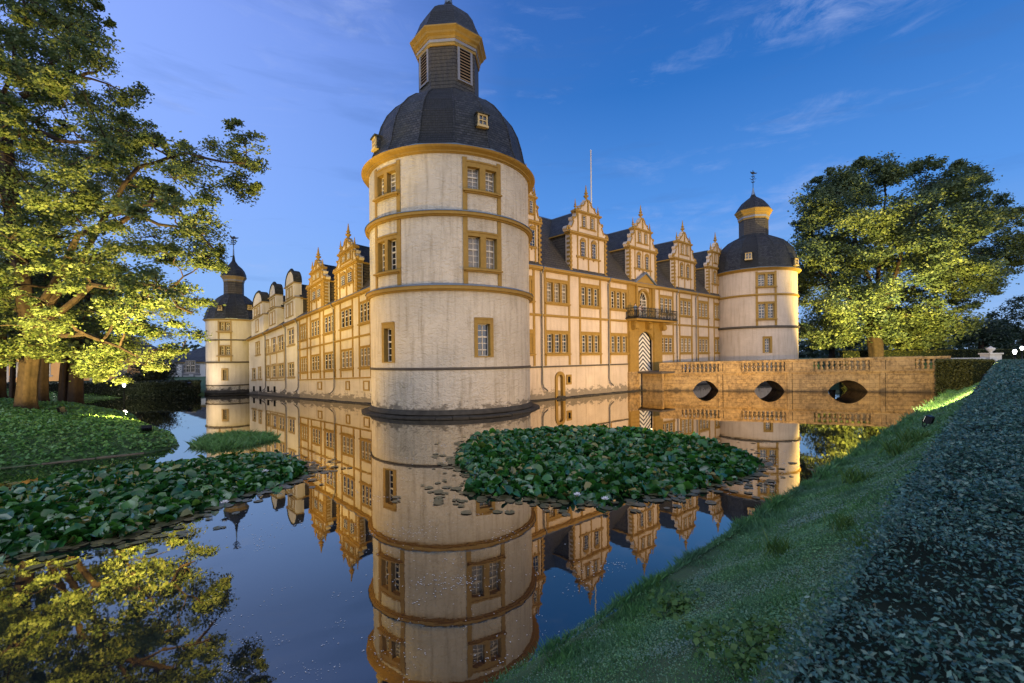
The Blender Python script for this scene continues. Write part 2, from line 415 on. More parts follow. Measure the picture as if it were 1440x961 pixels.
# ------------------------------------------------------------------ gables
def scroll_gable(wing, fr, s0, s1, zb, z1, z2, zp, zt, trim, pl, back=6.0, zr=None, roof_mat='slate', obelisks=True, wood=False):
    c = (s0 + s1) / 2; W = (s1 - s0) / 2; U = W * .64; h2 = z2 - z1; h3 = zp - z2
    half = [(W, zb), (W, z1), (W * 1.10, z1 + .02), (W * 1.16, z1 + .12 * h2), (W * 1.10, z1 + .24 * h2), (W * .98, z1 + .27 * h2), (W * .92, z1 + .22 * h2), (W * .86, z1 + .34 * h2),
            (W * .79, z1 + .52 * h2), (W * .84, z1 + .58 * h2), (W * .85, z1 + .68 * h2), (W * .78, z1 + .72 * h2), (W * .71, z1 + .68 * h2), (U, z1 + .80 * h2), (U, z2),
            (U * 1.02, z2 + .02 * h3), (U * .98, z2 + .16 * h3), (U * .82, z2 + .22 * h3), (U * .7, z2 + .2 * h3), (U * .6, z2 + .36 * h3), (U * .64, z2 + .46 * h3), (U * .52, z2 + .54 * h3),
            (U * .42, z2 + .5 * h3), (U * .30, z2 + .68 * h3), (U * .30, z2 + .8 * h3), (U * .18, z2 + .86 * h3), (U * .14, zp)]
    out = [(c + x, z) for x, z in half] + [(c - x, z) for x, z in half[::-1]]
    mb = MB(); mb.prism(fr, out, -.5, .02, M[pl])
    # scroll edging proud of the wall: thin band following the outline
    for sg in (1, -1):
        for i in range(1, len(half) - 1):
            (xa, za), (xb, zb_) = half[i], half[i + 1]
            if i == 1 or i == 14 or abs(xa - xb) + abs(za - zb_) < .02: continue
            p = [(c + sg * xa, za), (c + sg * xb, zb_), (c + sg * (xb - .13), zb_ - .05), (c + sg * (xa - .13), za - .05)]
            mb.prism(fr, p if sg > 0 else p[::-1], .021, .10, M[trim])
        for (x, z, r) in ((W * 1.03, z1 + .14 * h2, .16), (W * .79, z1 + .63 * h2, .12), (U * .84, z2 + .12 * h3, .12), (U * .52, z2 + .44 * h3, .10)):
            p = Vector(fr.P(c + sg * x, .1, z)); mb.lathe((p.x, p.y), [(0, p.z - r), (r * .8, p.z - r * .6), (r, p.z), (r * .8, p.z + r * .6), (0, p.z + r)], 7, M[trim])
    gb = mb.build('gable', wing)
    # banded corner columns
    for sg in (-1, 1):
        q = MB(); x0 = c + sg * (W - .17); n = 9
        q.box(fr, x0 - .12, x0 + .12, .0, .13, zb, z1 - .1, M[trim])
        for i in range(n):
            z = zb + (z1 - zb) * (i + .5) / n; q.box(fr, x0 - .17 + sg * .05, x0 + .17 + sg * .05, -.3, .19, z - .11, z + .11, M[trim])
        q.build('corner_column', gb)
    for z, w, pr, h in ((z1, W * 1.06, .3, .2), (z2, U * 1.12, .24, .17)):
        q = MB(); q.box(fr, c - w, c + w, -.52, pr, z - h / 2, z + h / 2, M[trim]); q.box(fr, c - w * .96, c + w * .96, -.51, pr * .55, z - h, z - h / 2 - .002, M[trim])
        q.build('cornice', gb)
    q = MB()
    for x in (-.58, 0, .58) if not wood else (-.62, 0, .62):
        q.box(fr, c + x * W - .09, c + x * W + .09, .0, .08, zb, z1 - .2, M[trim])
    zs = zb + (z1 - zb) * .42
    q.box(fr, c - W * .66, c + W * .66, .0, .17, zs - .09, zs + .09, M[trim]); q.box(fr, c - W * .3, c - W * .3 + .16, .0, .12, zs - .25, zs - .092, M[trim]); q.box(fr, c + W * .3 - .16, c + W * .3, .0, .12, zs - .25, zs - .092, M[trim])
    for x in (-.86, .86): q.box(fr, c + x * U - .08, c + x * U + .08, .0, .1, z1 + .12, z2 - .14, M[trim])
    q.box(fr, c - U * .7, c + U * .7, .0, .09, z1 + .3 * h2 - .08, z1 + .3 * h2 + .05, M[trim])
    for x in (-.3, .3):   # small pediments over the lower windows
        q.prism(fr, [(c + x * W - .42, z1 - .62), (c + x * W + .42, z1 - .62), (c + x * W + .2, z1 - .42), (c + x * W, z1 - .34), (c + x * W - .2, z1 - .42)], .0, .16, M[trim])
    q.box(fr, c - .1, c + .1, .0, .13, z2 + .05, zp - .05, M[trim])
    q.build('stone_dressing', gb)
    for x in (-.30, .30): window(gb, fr, c + x * W - .43, c + x * W + .43, zs + .12, z1 - .68, 1, M[trim], .2, .17, .1, -.03 + .03, .09, 0, (1, 2), 2, merge=True) if False else gable_window(gb, fr, c + x * W, .46, zs + .1, z1 - .64, trim)
    for x in (-.36, .36): gable_window(gb, fr, c + x * U, .34, z1 + .34 * h2, z2 - .26, trim)
    q = MB(); p = fr.P(c, -.2, 0); k = 1 + fr.k * c; finial(q, p, zp * k - .1, (zt - zp) * k + .1, .27, M[trim])
    q.build('finial', gb)
    if obelisks:
        for sg in (-1, 1):
            q = MB(); p = fr.P(c + sg * U * .98, -.1, 0); finial(q, p, z2 * k + .1, 1.15 * k, .16, M[trim], 6); q.build('obelisk', gb)
    dormer_roof(gb, fr, c, W - .12, zb, z1, zr or z2 + .75, back, roof_mat)
    return gb
def gable_window(parent, fr, c, hw, z0, z1, trim, name='window'):
    mb = MB(); e = .11
    mb.box(fr, c - hw, c - hw + e, .0, .12, z0, z1, M[trim]); mb.box(fr, c + hw - e, c + hw, .0, .12, z0, z1, M[trim])
    mb.box(fr, c - hw + e, c + hw - e, .0, .12, z1 - e, z1, M[trim]); mb.box(fr, c - hw - .06, c + hw + .06, .0, .17, z0 - .08, z0, M[trim])
    mb.quad(fr, [(c - hw + e, .035, z0), (c + hw - e, .035, z0), (c + hw - e, .035, z1 - e), (c - hw + e, .035, z1 - e)], M['glass'])
    s = M['sash']; w = .028
    mb.box(fr, c - w / 2, c + w / 2, .036, .065, z0, z1 - e, s)
    for k in (.0, .2, .4, .62, .8, 1.0):
        z = z0 + (z1 - e - z0) * k; ww = w * (1.6 if k in (0, .62, 1) else .8); mb.box(fr, c - hw + e, c + hw - e, .037, .062, max(z0, z - ww / 2), min(z1 - e, z + ww / 2), s)
    for sg in (-1, 1):
        x = c + sg * (hw - e - .03); mb.box(fr, x - .025, x + .025, .037, .064, z0, z1 - e, s)
    return mb.build(name, parent)
def dormer_roof(gb, fr, c, W, zb, z1, zr, back, mat='slate'):
    mb = MB(); o = .12; f = -.52
    for sg in (-1, 1):
        mb.quad(fr, [(c + sg * (W + o), f, z1 - .1), (c + sg * (W + o), -back, z1 - .1), (c, -back, zr), (c, f, zr)][::sg], M[mat])
        mb.quad(fr, [(c + sg * W, f, zb - .2), (c + sg * W, -back, zb - .2), (c + sg * W, -back, z1 - .02), (c + sg * W, f, z1 - .02)][::sg], M['slate_warm'])
    mb.face([mb.fp(fr, c - W, -back, z1 - .1), mb.fp(fr, c + W, -back, z1 - .1), mb.fp(fr, c, -back, zr)], M[mat])
    r = mb.build('dormer_roof', gb)
    q = MB(); q.box(fr, c - .06, c + .06, -back, f, zr - .03, zr + .05, M['cap'])
    for sg in (-1, 1): q.box(fr, c + sg * (W + o) - .06, c + sg * (W + o) + .06, -back, f, z1 - .2, z1 - .08, M['ochre'])
    q.build('roof_trim', gb); return r
def round_gable(wing, fr, s0, s1, zb, z1, z2, zt, fwd=.9, back=5.5, upw=.8, single=False):
    c = (s0 + s1) / 2; W = (s1 - s0) / 2; U = W * upw; mb = MB(); pl = M['plaster_pale']
    arc = [(c + U * .92 * math.cos(t), z2 + .12 + (zt - z2 - .12) * math.sin(t)) for t in [PI * i / 12 for i in range(13)]]
    mb.prism(fr, [(c - W, zb), (c + W, zb), (c + W, z1), (c - W, z1)], -fwd, .06, pl)
    mb.prism(fr, [(c - U, z1), (c + U, z1), (c + U, z2), (c - U, z2)], -fwd, .05, pl)
    mb.prism(fr, arc, -fwd, .03, pl)
    gb = mb.build('gable', wing, label='pale rounded gable with slate covered arch')
    q = MB(); n = len(arc)
    for i in range(n - 1):
        (a0, za), (a1, zb_) = arc[i], arc[i + 1]
        k = 1.12; p = [(c + (a0 - c) * k, z2 + .1 + (za - z2 - .1) * k), (a0, za), (a1, zb_), (c + (a1 - c) * k, z2 + .1 + (zb_ - z2 - .1) * k)]
        q.prism(fr, p[::-1], -fwd - .05, .09, M['slate'])
    q.build('arch_roof', gb)
    pt = fr.P(c, -.2, 0); q = MB(); kz = 1 + fr.k * c; q.lathe((pt[0], pt[1]), [(0, zt * kz), (.2, (zt + .1) * kz), (.24, (zt + .3) * kz), (.12, (zt + .5) * kz), (0, (zt + .55) * kz)], 8, M['slate']); q.build('knob', gb)
    for z, w in ((z1, W * 1.05), (z2, U * 1.08)):
        q = MB(); q.box(fr, c - w, c + w, -fwd, .2, z - .07, z + .07, M['ochre_l']); q.build('cornice', gb)
    xs = (-.36, .36)
    for x in xs: gable_window(gb, fr, c + x * U, .3, z1 + .35, z2 - .3, 'ochre_l')
    for x in ((0,) if single else xs): gable_window(gb, fr, c + x * W, .34, zb + .8, z1 - .35, 'ochre_l')
    dormer_roof(gb, fr, c, W - .05, zb, z1, z2 + .3, back, 'slate')
    return gb

def main_roof(wing, fr, a0, a1, zE, zR, dep, mat='slate_warm', over=.38):
    mb = MB(); mb.quad(fr, [(a0, over, zE), (a1, over, zE), (a1, -dep / 2, zR), (a0, -dep / 2, zR)], M[mat])
    mb.quad(fr, [(a0, -dep / 2, zR), (a1, -dep / 2, zR), (a1, -dep, zE), (a0, -dep, zE)], M[mat])
    for a in (a0, a1): mb.face([mb.fp(fr, a, over, zE), mb.fp(fr, a, -dep / 2, zR), mb.fp(fr, a, -dep, zE)], M[mat])
    r = mb.build('roof', wing); q = MB(); q.box(fr, a0, a1, -dep / 2 - .08, -dep / 2 + .08, zR - .05, zR + .07, M['cap']); q.build('ridge', r); return r
def foot(parent, fr, a0, a1, out=.55):
    mb = MB(); n = max(8, int((a1 - a0) / 1.0)); 
    for i in range(n):
        b0 = a0 + (a1 - a0) * i / n; b1 = a0 + (a1 - a0) * (i + 1) / n
        h = .13 + random.uniform(-.02, .03); mb.box(fr, b0, b1 - .015, -.1, out + random.uniform(-.03, .03), -.5, h, M['ledge'], slope=.05)
    return mb.build('stone_footing', parent)

# ------------------------------------------------------------------ right wing
RW = Plane(onz(742.5, 565.0), onz(1023, 537.0))
a_, zA = RW.hit(763, 376.6); b_, zB = RW.hit(1023, 419.9); k_ = 0
RW.k = (zB / zA - 1) / (b_ - a_ * zB / zA)
E = RW.z(763, 376.6)
zz = lambda y: RW.z(782, y)
z_f1, z_s1, z_mid, z_f2, z_s2, z_base = zz(393.5), zz(426.8), zz(444.5), zz(465.3), zz(497.6), zz(515.3)
sE = RW.s(1030)
wing = empty('castle_wing', (RW.A.x, RW.A.y, 0), 'long ochre trimmed castle wing with five scrolled gables, balcony and striped gate', 'castle wing')
bays = [(736, 752.5), (765.4, 801.8), (814.5, 845.5), (856.5, 884), (926.6, 947.4), (955, 973.6), (981, 997), (1003.6, 1017.4)]
wins, holes = [], []
for a, b in bays:
    s0, s1 = RW.s(a), RW.s(b)
    for z0, z1 in ((z_s1 + .05, z_f1), (z_s2 + .05, z_f2)):
        w = (s0 + .27, s1 - .27, z0, z1); wins.append(w); holes.append(w)
# gate, french window, arched door recess
gs0, gs1 = RW.s(896), RW.s(916.5); gz0, gz1 = RW.z(905, 521.5), RW.z(905, 466)
fs0, fs1 = RW.s(898.5), RW.s(911.5); fz0, fz1 = RW.z(905, 449), RW.z(905, 410)
ps0, ps1 = RW.s(882), RW.s(929)
ds0, ds1 = RW.s(779.5), RW.s(793); dz1 = RW.z(786, 522.5)
holes += [(gs0, gs1, gz0, gz1), (fs0, fs1, fz0, fz1), (ds0 + .3, ds1 - .3, .25, dz1 - .35)]
mb = MB(); mb.wall(RW, -4, sE, -.8, E, holes, M['plaster_r'])
mb.quad(RW, [(-4, -10.6, -.8), (sE, -10.6, -.8), (sE, -10.6, E), (-4, -10.6, E)], M['plaster_r'])
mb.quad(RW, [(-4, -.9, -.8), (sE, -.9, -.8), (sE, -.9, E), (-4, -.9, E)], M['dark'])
mb.build('wall', wing)
for w in wins: window(wing, RW, *w, 3, dep=.3 if w[0] < 18 else .16, mull=.26 if w[0] < 18 else .2)
for a, b in bays:
    for s in (RW.s(a) + .14, RW.s(b) - .14): strip(wing, RW, s, .27, z_base + .1, E - .2, M['ochre'])
p0, p1 = ps0, ps1
for seg in ((-1.5, p0), (p1, sE)):
    course(wing, RW, seg[0], seg[1], z_mid, .17, .16, M['ochre']); course(wing, RW, seg[0], seg[1], z_base, .12, .12, M['darkstring'])
course(wing, RW, -1.5, sE, E - .13, .26, .42, M['ochre'], M['cap'], 'eaves_cornice')
zR = E + 7.1
main_roof(wing, RW, -3.5, sE + 2, E - .02, zR, 10.6)
for x in (761, 855, 951, 978, 1024.5): drainpipe(wing, RW, RW.s(x), .9 if x < 900 else 2.4, E)
foot(wing, RW, -2, sE)
# gables
z1 = RW.z(852, 339.2); z1b = RW.z(802, 325.5); z1 = (z1 + z1b) / 2
z2 = (RW.z(812, 297.5) + RW.z(841, 305.2)) / 2; zp = RW.z(826, 281); zt = RW.z(824.5, 259)
for a, b in ((727.5, 760.5), (801.8, 852.6), (885.3, 922.8), (948.2, 977.6), (996.7, 1020.6)):
    scroll_gable(wing, RW, RW.s(a), RW.s(b), E, z1, z2, zp, zt, 'ochre', 'plaster_r', 5.4, zR)
# low blind arched doorway at the waterline
def arch_pts(c, hw, z0, zt, n=10):
    zs = zt - hw
    return [(c + hw, z0), (c + hw, zs)] + [(c + hw * math.cos(t), zs + hw * math.sin(t)) for t in [PI * i / n for i in range(1, n)]] + [(c - hw, zs), (c - hw, z0)]
def arch_ring(mb, fr, c, hw, th, z0, zt, d0, d1, mat):
    o, i = arch_pts(c, hw, z0, zt), arch_pts(c, hw - th, z0, zt - th)
    for k in range(len(o) - 1): mb.prism(fr, [o[k], o[k + 1], i[k + 1], i[k]], d0, d1, mat)
c = (ds0 + ds1) / 2; hw = (ds1 - ds0) / 2
mb = MB(); arch_ring(mb, RW, c, hw, .34, .1, dz1, -.35, .14, M['ochre']); dr = mb.build('water_door', wing)
q = MB(); q.prism(RW, arch_pts(c, hw - .33, .1, dz1 - .33), -.3, -.22, M['plaster_r']); q.build('door_panel', dr)
q = MB(); q.box(RW, c - hw * .8, c + hw * .8, -.1, .3, .0, .25, M['ledge']); q.build('threshold', dr)
s0, s1 = RW.s(795.5), RW.s(802.5); mb = MB(); za, zb_ = RW.z(799, 541), RW.z(799, 527)
mb.box(RW, s0, s0 + .2, -.02, .09, za, zb_, M['ochre']); mb.box(RW, s1 - .2, s1, -.02, .09, za, zb_, M['ochre']); mb.box(RW, s0 + .2, s1 - .2, -.02, .09, zb_ - .2, zb_, M['ochre']); mb.box(RW, s0 + .2, s1 - .2, -.02, .09, za, za + .2, M['ochre'])
mb.quad(RW, [(s0 + .2, .02, za + .2), (s1 - .2, .02, za + .2), (s1 - .2, .02, zb_ - .2), (s0 + .2, .02, zb_ - .2)], M['dark'])
mb.build('cellar_window', wing)
# portal, gate, balcony
mb = MB(); bz = RW.z(905, 452) - .1
for (x0, x1) in ((p0, gs0 - .02), (gs1 + .02, p1)):
    mb.box(RW, x0, x1, -.1, .28, -.6, gz0 - .05, M['masonry'])
    mb.box(RW, x0 + .1, x1 - .05, -.1, .24, gz0 - .05, bz, M['ochre'])
    n = 11
    for i in range(n):
        z = gz0 + (bz - 1.2 - gz0) * (i + .5) / n; mb.box(RW, x0 + .14, x1 - .1, .2, .31, z - .19, z + .19, M['ochre'])
mb.box(RW, gs0 - .02, gs1 + .02, -.1, .24, gz1 - .02, bz, M['ochre'])
# spandrels of the arched opening
gc, gh = (gs0 + gs1) / 2, (gs1 - gs0) / 2
for sg in (-1, 1):
    mb.prism(RW, [(gc + sg * gh * x, gz1 - .02 - y) for x, y in ((1, 0), (0, 0), (.35, .1), (.65, .32), (.88, .68), (1, 1.05))][::sg], -.1, .22, M['ochre'])
arch = mb.build('portal', wing)
mb = MB(); nn = [(gc + gh * x, gz1 - .1 - y) for x, y in ((.95, 1.05), (.84, .68), (.62, .32), (.33, .1), (0, 0), (-.33, .1), (-.62, .32), (-.84, .68), (-.95, 1.05))]
out = [(gc - gh, gz0), (gc + gh, gz0)] + nn
A = [mb.pt(RW.P(a, -.22, z), (a - gc + .05, 0, z)) for a, z in out]; mb.face(A, M['gate']); mb.build('gate_door', wing, label='arched gate painted in black and white chevrons')
mb = MB(); mb.box(RW, gs0 - .4, gs1 + 3.2, .02, 3.4, gz0 - .28, gz0 - .06, M['darkstring']); mb.box(RW, gs0 + .6, gs0 + 1.0, .3, 2.9, -.6, gz0 - .285, M['masonry']); mb.build('gate_platform', wing)
mb = MB(); bs0, bs1 = p0 - .25, RW.s(937); mb.box(RW, bs0, bs1, -.05, 1.5, bz, bz + .22, M['ochre']); mb.box(RW, bs0 - .08, bs1 + .08, -.02, 1.6, bz + .223, bz + .33, M['iron'])
for x in (p0 + .75, gc + .1, p1 - .35):
    mb.prism(RW, [(x - .3, bz), (x - .3, bz - .55), (x - .2, bz - 1.0), (x + .2, bz - 1.0), (x + .3, bz - .55), (x + .3, bz)], .2, .72, M['ochre'])
    p = RW.P(x, .75, bz - .45)
    mb.lathe((p[0], p[1]), [(0, bz - .85), (.28, bz - .72), (.36, bz - .45), (.26, bz - .15), (.1, bz - .02)], 10, M['ochre'])
mb.build('balcony', wing)
bt = bz + .33; mb = MB(); hR = 1.12; r_ = .022
pathp = [(bs0, .1), (bs0, 1.5), (bs1, 1.5), (bs1, .1)]
for (a0, d0), (a1, d1) in zip(pathp[:-1], pathp[1:]):
    for z in (bt + .08, bt + hR * .72, bt + hR): mb.tube([RW.P(a0, d0, z), RW.P(a1, d1, z)], .03, 5, M['iron'])
    ln = math.hypot(a1 - a0, d1 - d0); n = int(ln / .17)
    for i in range(n + 1):
        t = i / n; a, d = a0 + (a1 - a0) * t, d0 + (d1 - d0) * t
        mb.tube([RW.P(a, d, bt), RW.P(a, d, bt + hR)], .05 if i % 8 == 0 else .016, 4, M['iron'])
    n = int(ln / .68)
    for i in range(n):
        t = (i + .5) / n; pts = []
        for j in range(11):
            th = 2 * PI * j / 10; w = .24 * math.cos(th) * (1 if i % 2 else .8); tt = t + w / ln
            pts.append(RW.P(a0 + (a1 - a0) * tt, d0 + (d1 - d0) * tt, bt + .42 + .28 * math.sin(th)))
        mb.tube(pts, .03, 4, M['iron'])
mb.build('balcony_railing', wing)
# french window over the balcony with pediment
mb = MB(); fc_, fh = (fs0 + fs1) / 2, (fs1 - fs0) / 2
mb.box(RW, ps0 + .2, fs0 - .25, -.02, .12, bt, E - .35, M['ochre']); mb.box(RW, fs1 + .25, fs1 + 1.6, -.02, .12, bt, E - .35, M['ochre'])
arch_ring(mb, RW, fc_, fh + .28, .28, fz0, fz1 + .28, -.3, .2, M['ochre'])
for sg in (-1, 1): mb.box(RW, fc_ + sg * (fh + .75) - .17, fc_ + sg * (fh + .75) + .17, .1, .34, bt, E - .4, M['ochre'])
mb.box(RW, fc_ - fh - 1.1, fc_ + fh + 1.1, .0, .5, E - .42, E - .2, M['ochre'])
for i in range(2):
    w = fh + 1.3 - .05 * i; mb.prism(RW, [(fc_ - w, E - .18), (fc_ + w, E - .18), (fc_ + w, E - .02), (fc_, E + 1.25 - .05 * i), (fc_ - w, E - .02)], .0 + .01 * i, .3 - .1 * i, M['ochre'] if i == 0 else M['plaster_r'])
for sg in (-1, 1):
    mb.prism(RW, [(fc_ + sg * (fh + 1.35), E - .05), (fc_ + sg * (fh + 1.35), E + .1), (fc_, E + 1.42), (fc_, E + 1.24)][::sg], -.3, .52, M['cap'])
fw = mb.build('french_window', wing, label='arched balcony window under a triangular pediment')
q = MB(); ap = arch_pts(fc_, fh, fz0, fz1); q.prism(RW, ap, -.3, -.26, M['glass']); q.build('glass_pane', fw)
q = MB(); arch_ring(q, RW, fc_, fh, .12, fz0, fz1, -.259, -.17, M['sash'])
q.box(RW, fc_ - .06, fc_ + .06, -.258, -.16, fz0, fz1 - fh, M['sash'])
for k in (.33, .66, 1.0):
    z = fz0 + (fz1 - fh - fz0) * k; q.box(RW, fc_ - fh + .1, fc_ + fh - .1, -.257, -.18, z - .055, z + .055, M['sash'])
for k in (.16, .5, .83):
    z = fz0 + (fz1 - fh - fz0) * k; q.box(RW, fc_ - fh + .1, fc_ + fh - .1, -.256, -.2, z - .022, z + .022, M['sash'])
for x in (-.5, .5): q.box(RW, fc_ + x * fh - .022, fc_ + x * fh + .022, -.255, -.2, fz0, fz1 - fh, M['sash'])
for t in (PI * .2, PI * .4, PI * .6, PI * .8):
    zc = fz1 - fh; a, b = RW.P(fc_, -.22, zc), RW.P(fc_ + fh * .95 * math.cos(t), -.22, zc + fh * .95 * math.sin(t)); q.tube([a, b], .022, 4, M['sash'])
q.build('sash', fw)

# ------------------------------------------------------------------ left wing
LW = Plane(onz(517.7, 568.5), onz(354.5, 555.0))
a_, zA = LW.hit(518.5, 407.2); b_, zB = LW.hit(353.5, 477)
LW.k = (zB / zA - 1) / (b_ - a_ * zB / zA)
EL = LW.z(488, 419.8)
def lz(fr_): return EL * fr_
lwing = empty('castle_wing', (LW.A.x, LW.A.y, 0), 'castle wing left of the big tower, two scrolled and three rounded gables', 'castle wing')
zl = lambda y: LW.z(488, y)
l_f1, l_s1, l_mid, l_f2, l_s2, l_base = zl(432.5), zl(460.5), zl(477), zl(491), zl(518), zl(532)
sL = LW.s(350); sS = LW.s(420.5)      # sS: change from ochre to pale section (s grows to the left)
def ls(a, b): x, y = LW.s(a), LW.s(b); return min(x, y), max(x, y)
lb = [(505.5, 522), (479, 496.5), (455.5, 471.5), (437, 450.5), (421.8, 432.5)]
lw, lh = [], []
for a, b in lb:
    s0, s1 = ls(a, b)
    for z0, z1_ in ((l_s1, l_f1), (l_s2, l_f2)): lw.append((s0 + .1, s1 - .1, z0, z1_)); lh.append(lw[-1])
pw = []
for a, b, y0, y1, yref in ((405, 414, 462, 485, 409), (405, 413.5, 510, 530, 409), (391, 399, 472, 493, 395), (382, 388, 475, 496, 385), (391, 399, 511, 530, 395), (382, 388, 512, 531, 385),
                           (374.5, 378.5, 478, 498, 376), (374.5, 378.5, 514, 530, 376), (359.7, 365.6, 481, 499, 362), (363, 367, 516, 533, 365), (354.6, 359, 518, 534, 357)):
    s0, s1 = ls(a, b); pw.append((s0, s1, LW.z(yref, y1 * .0 + y1) if False else LW.hit(yref, y1)[1], LW.hit(yref, y0)[1]))
mb = MB(); mb.wall(LW, -3, sS, -.8, EL, lh, M['plaster_l']); mb.wall(LW, sS, sL, -.8, EL, pw, M['plaster_pale'])
mb.quad(LW, [(-3, -9, -.8), (sL, -9, -.8), (sL, -9, EL), (-3, -9, EL)], M['plaster_l'])
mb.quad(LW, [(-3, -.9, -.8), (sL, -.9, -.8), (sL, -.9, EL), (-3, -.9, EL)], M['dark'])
mb.build('wall', lwing)
for w in lw: window(lwing, LW, *w, 3, M['ochre'], .2, .08, .12, .12, rows=(2, 2), cols=1, sill=.16)
for w in pw: window(lwing, LW, *w, 1 if w[1] - w[0] < 1 else 2, M['ochre_l'], .14, .1, .1, .12, rows=(1, 2), cols=1, sill=.1)
for a, b in lb:
    s0, s1 = ls(a, b)
    for s in (s0 + .02, s1 - .02): strip(lwing, LW, s, .17, l_base + .08, EL - .18, M['ochre'])
for x in (374, 380, 389.5, 400): strip(lwing, LW, LW.s(x), .1, l_base, l_mid + 1.6, M['ochre_l'])
course(lwing, LW, -1, sS, l_mid, .13, .13, M['ochre']); course(lwing, LW, -1, sS, l_base, .1, .1, M['ochre'])
s0, s1 = ls(374, 400)
for f_ in (.46, .66, .24): course(lwing, LW, s0, s1, EL * f_, .09, .08, M['ochre_l'])
course(lwing, LW, -1, sL, EL - .1, .2, .34, M['ochre'], M['cap'], 'eaves_cornice')
zRL = EL + 5.6
main_roof(lwing, LW, -3, sL + 1.5, EL - .02, zRL, 9)
for x in (471, 420.5, 402.8, 374.5): drainpipe(lwing, LW, LW.s(x), .8, EL, .055)
foot(lwing, LW, -1.5, sL, .4)
for a, b, w in ((444.5 + 3, 448.5 + 3, 0), (487, 490.5, 0), (512, 518, 0)):
    s0, s1 = ls(a, b); mb = MB(); z0, z1_ = LW.z(488, 549), LW.z(488, 536)
    for u0, u1, v0, v1 in ((s0 - .12, s0, z0, z1_), (s1, s1 + .12, z0, z1_), (s0, s1, z0, z0 + .12), (s0, s1, z1_ - .12, z1_)): mb.box(LW, u0, u1, -.02, .08, v0, v1, M['ochre'])
    mb.quad(LW, [(s0, .03, z0), (s1, .03, z0), (s1, .03, z1_), (s0, .03, z1_)], M['plaster_l'] if a < 511 else M['plaster_l']); mb.build('cellar_window', lwing)
for x in (356.5, 365.5, 376.5, 385.5):
    s = LW.s(x); mb = MB(); mb.box(LW, s - .22, s + .22, -.02, .03, EL * .06, EL * .15, M['dark']); mb.build('cellar_opening', lwing)
lz1 = (LW.z(473.5, 381.6) + LW.z(505.5, 366.8)) / 2; lz2 = (LW.z(476.6, 358) + LW.z(500, 347.4)) / 2; lzp = LW.z(489, 334); lzt = LW.z(488.3, 312.5)
for a, b in ((473.5, 504.8), (435, 458)):
    s0, s1 = ls(a, b); scroll_gable(lwing, LW, s0, s1, EL, lz1, lz2, lzp, lzt, 'ochre', 'plaster_l', 4.6, zRL, wood=True)
for a, b, y1, y2, yt, sg in ((401, 416.5, 422, 401, 382, False), (378.8, 390, 435, 417, 400, False), (354.5, 371.5, 446.5, 429, 412, True)):
    s0, s1 = ls(a, b); xm = (a + b) / 2
    round_gable(lwing, LW, s0, s1, EL, LW.z(xm, y1), LW.z(xm, y2), LW.z(xm, yt), .8, 4.6, .8, sg)

# ------------------------------------------------------------------ towers
def vane(mb, C, z0, zt, mat):
    h = zt - z0; mb.tube([(C[0], C[1], z0), (C[0], C[1], zt)], .045, 6, mat)
    for k, w in ((.35, .3), (.52, .5), (.66, .32)):
        z = z0 + h * k
        for dx, dy in ((1, 0), (0, 1)):
            mb.tube([(C[0] - w * dx, C[1] - w * dy, z + .12), (C[0] - w * .6 * dx, C[1] - w * .6 * dy, z - .06), (C[0], C[1], z), (C[0] + w * .6 * dx, C[1] + w * .6 * dy, z - .06), (C[0] + w * dx, C[1] + w * dy, z + .12)], .035, 5, mat)
    z = z0 + h * .82; i0 = len(mb.v)
    for x, dz in ((-.1, -.12), (.55, -.02), (.7, .1), (.3, .12), (.15, .3), (-.15, .22), (-.45, .3), (-.3, 0)): mb.pt((C[0] + x, C[1] - .02, z + dz))
    for x, dz in ((-.1, -.12), (.55, -.02), (.7, .1), (.3, .12), (.15, .3), (-.15, .22), (-.45, .3), (-.3, 0)): mb.pt((C[0] + x, C[1] + .02, z + dz))
    mb.face(range(i0, i0 + 8), mat); mb.face(range(i0 + 15, i0 + 7, -1), mat)
    for j in range(8): mb.face((i0 + j, i0 + (j + 1) % 8, i0 + 8 + (j + 1) % 8, i0 + 8 + j), mat)
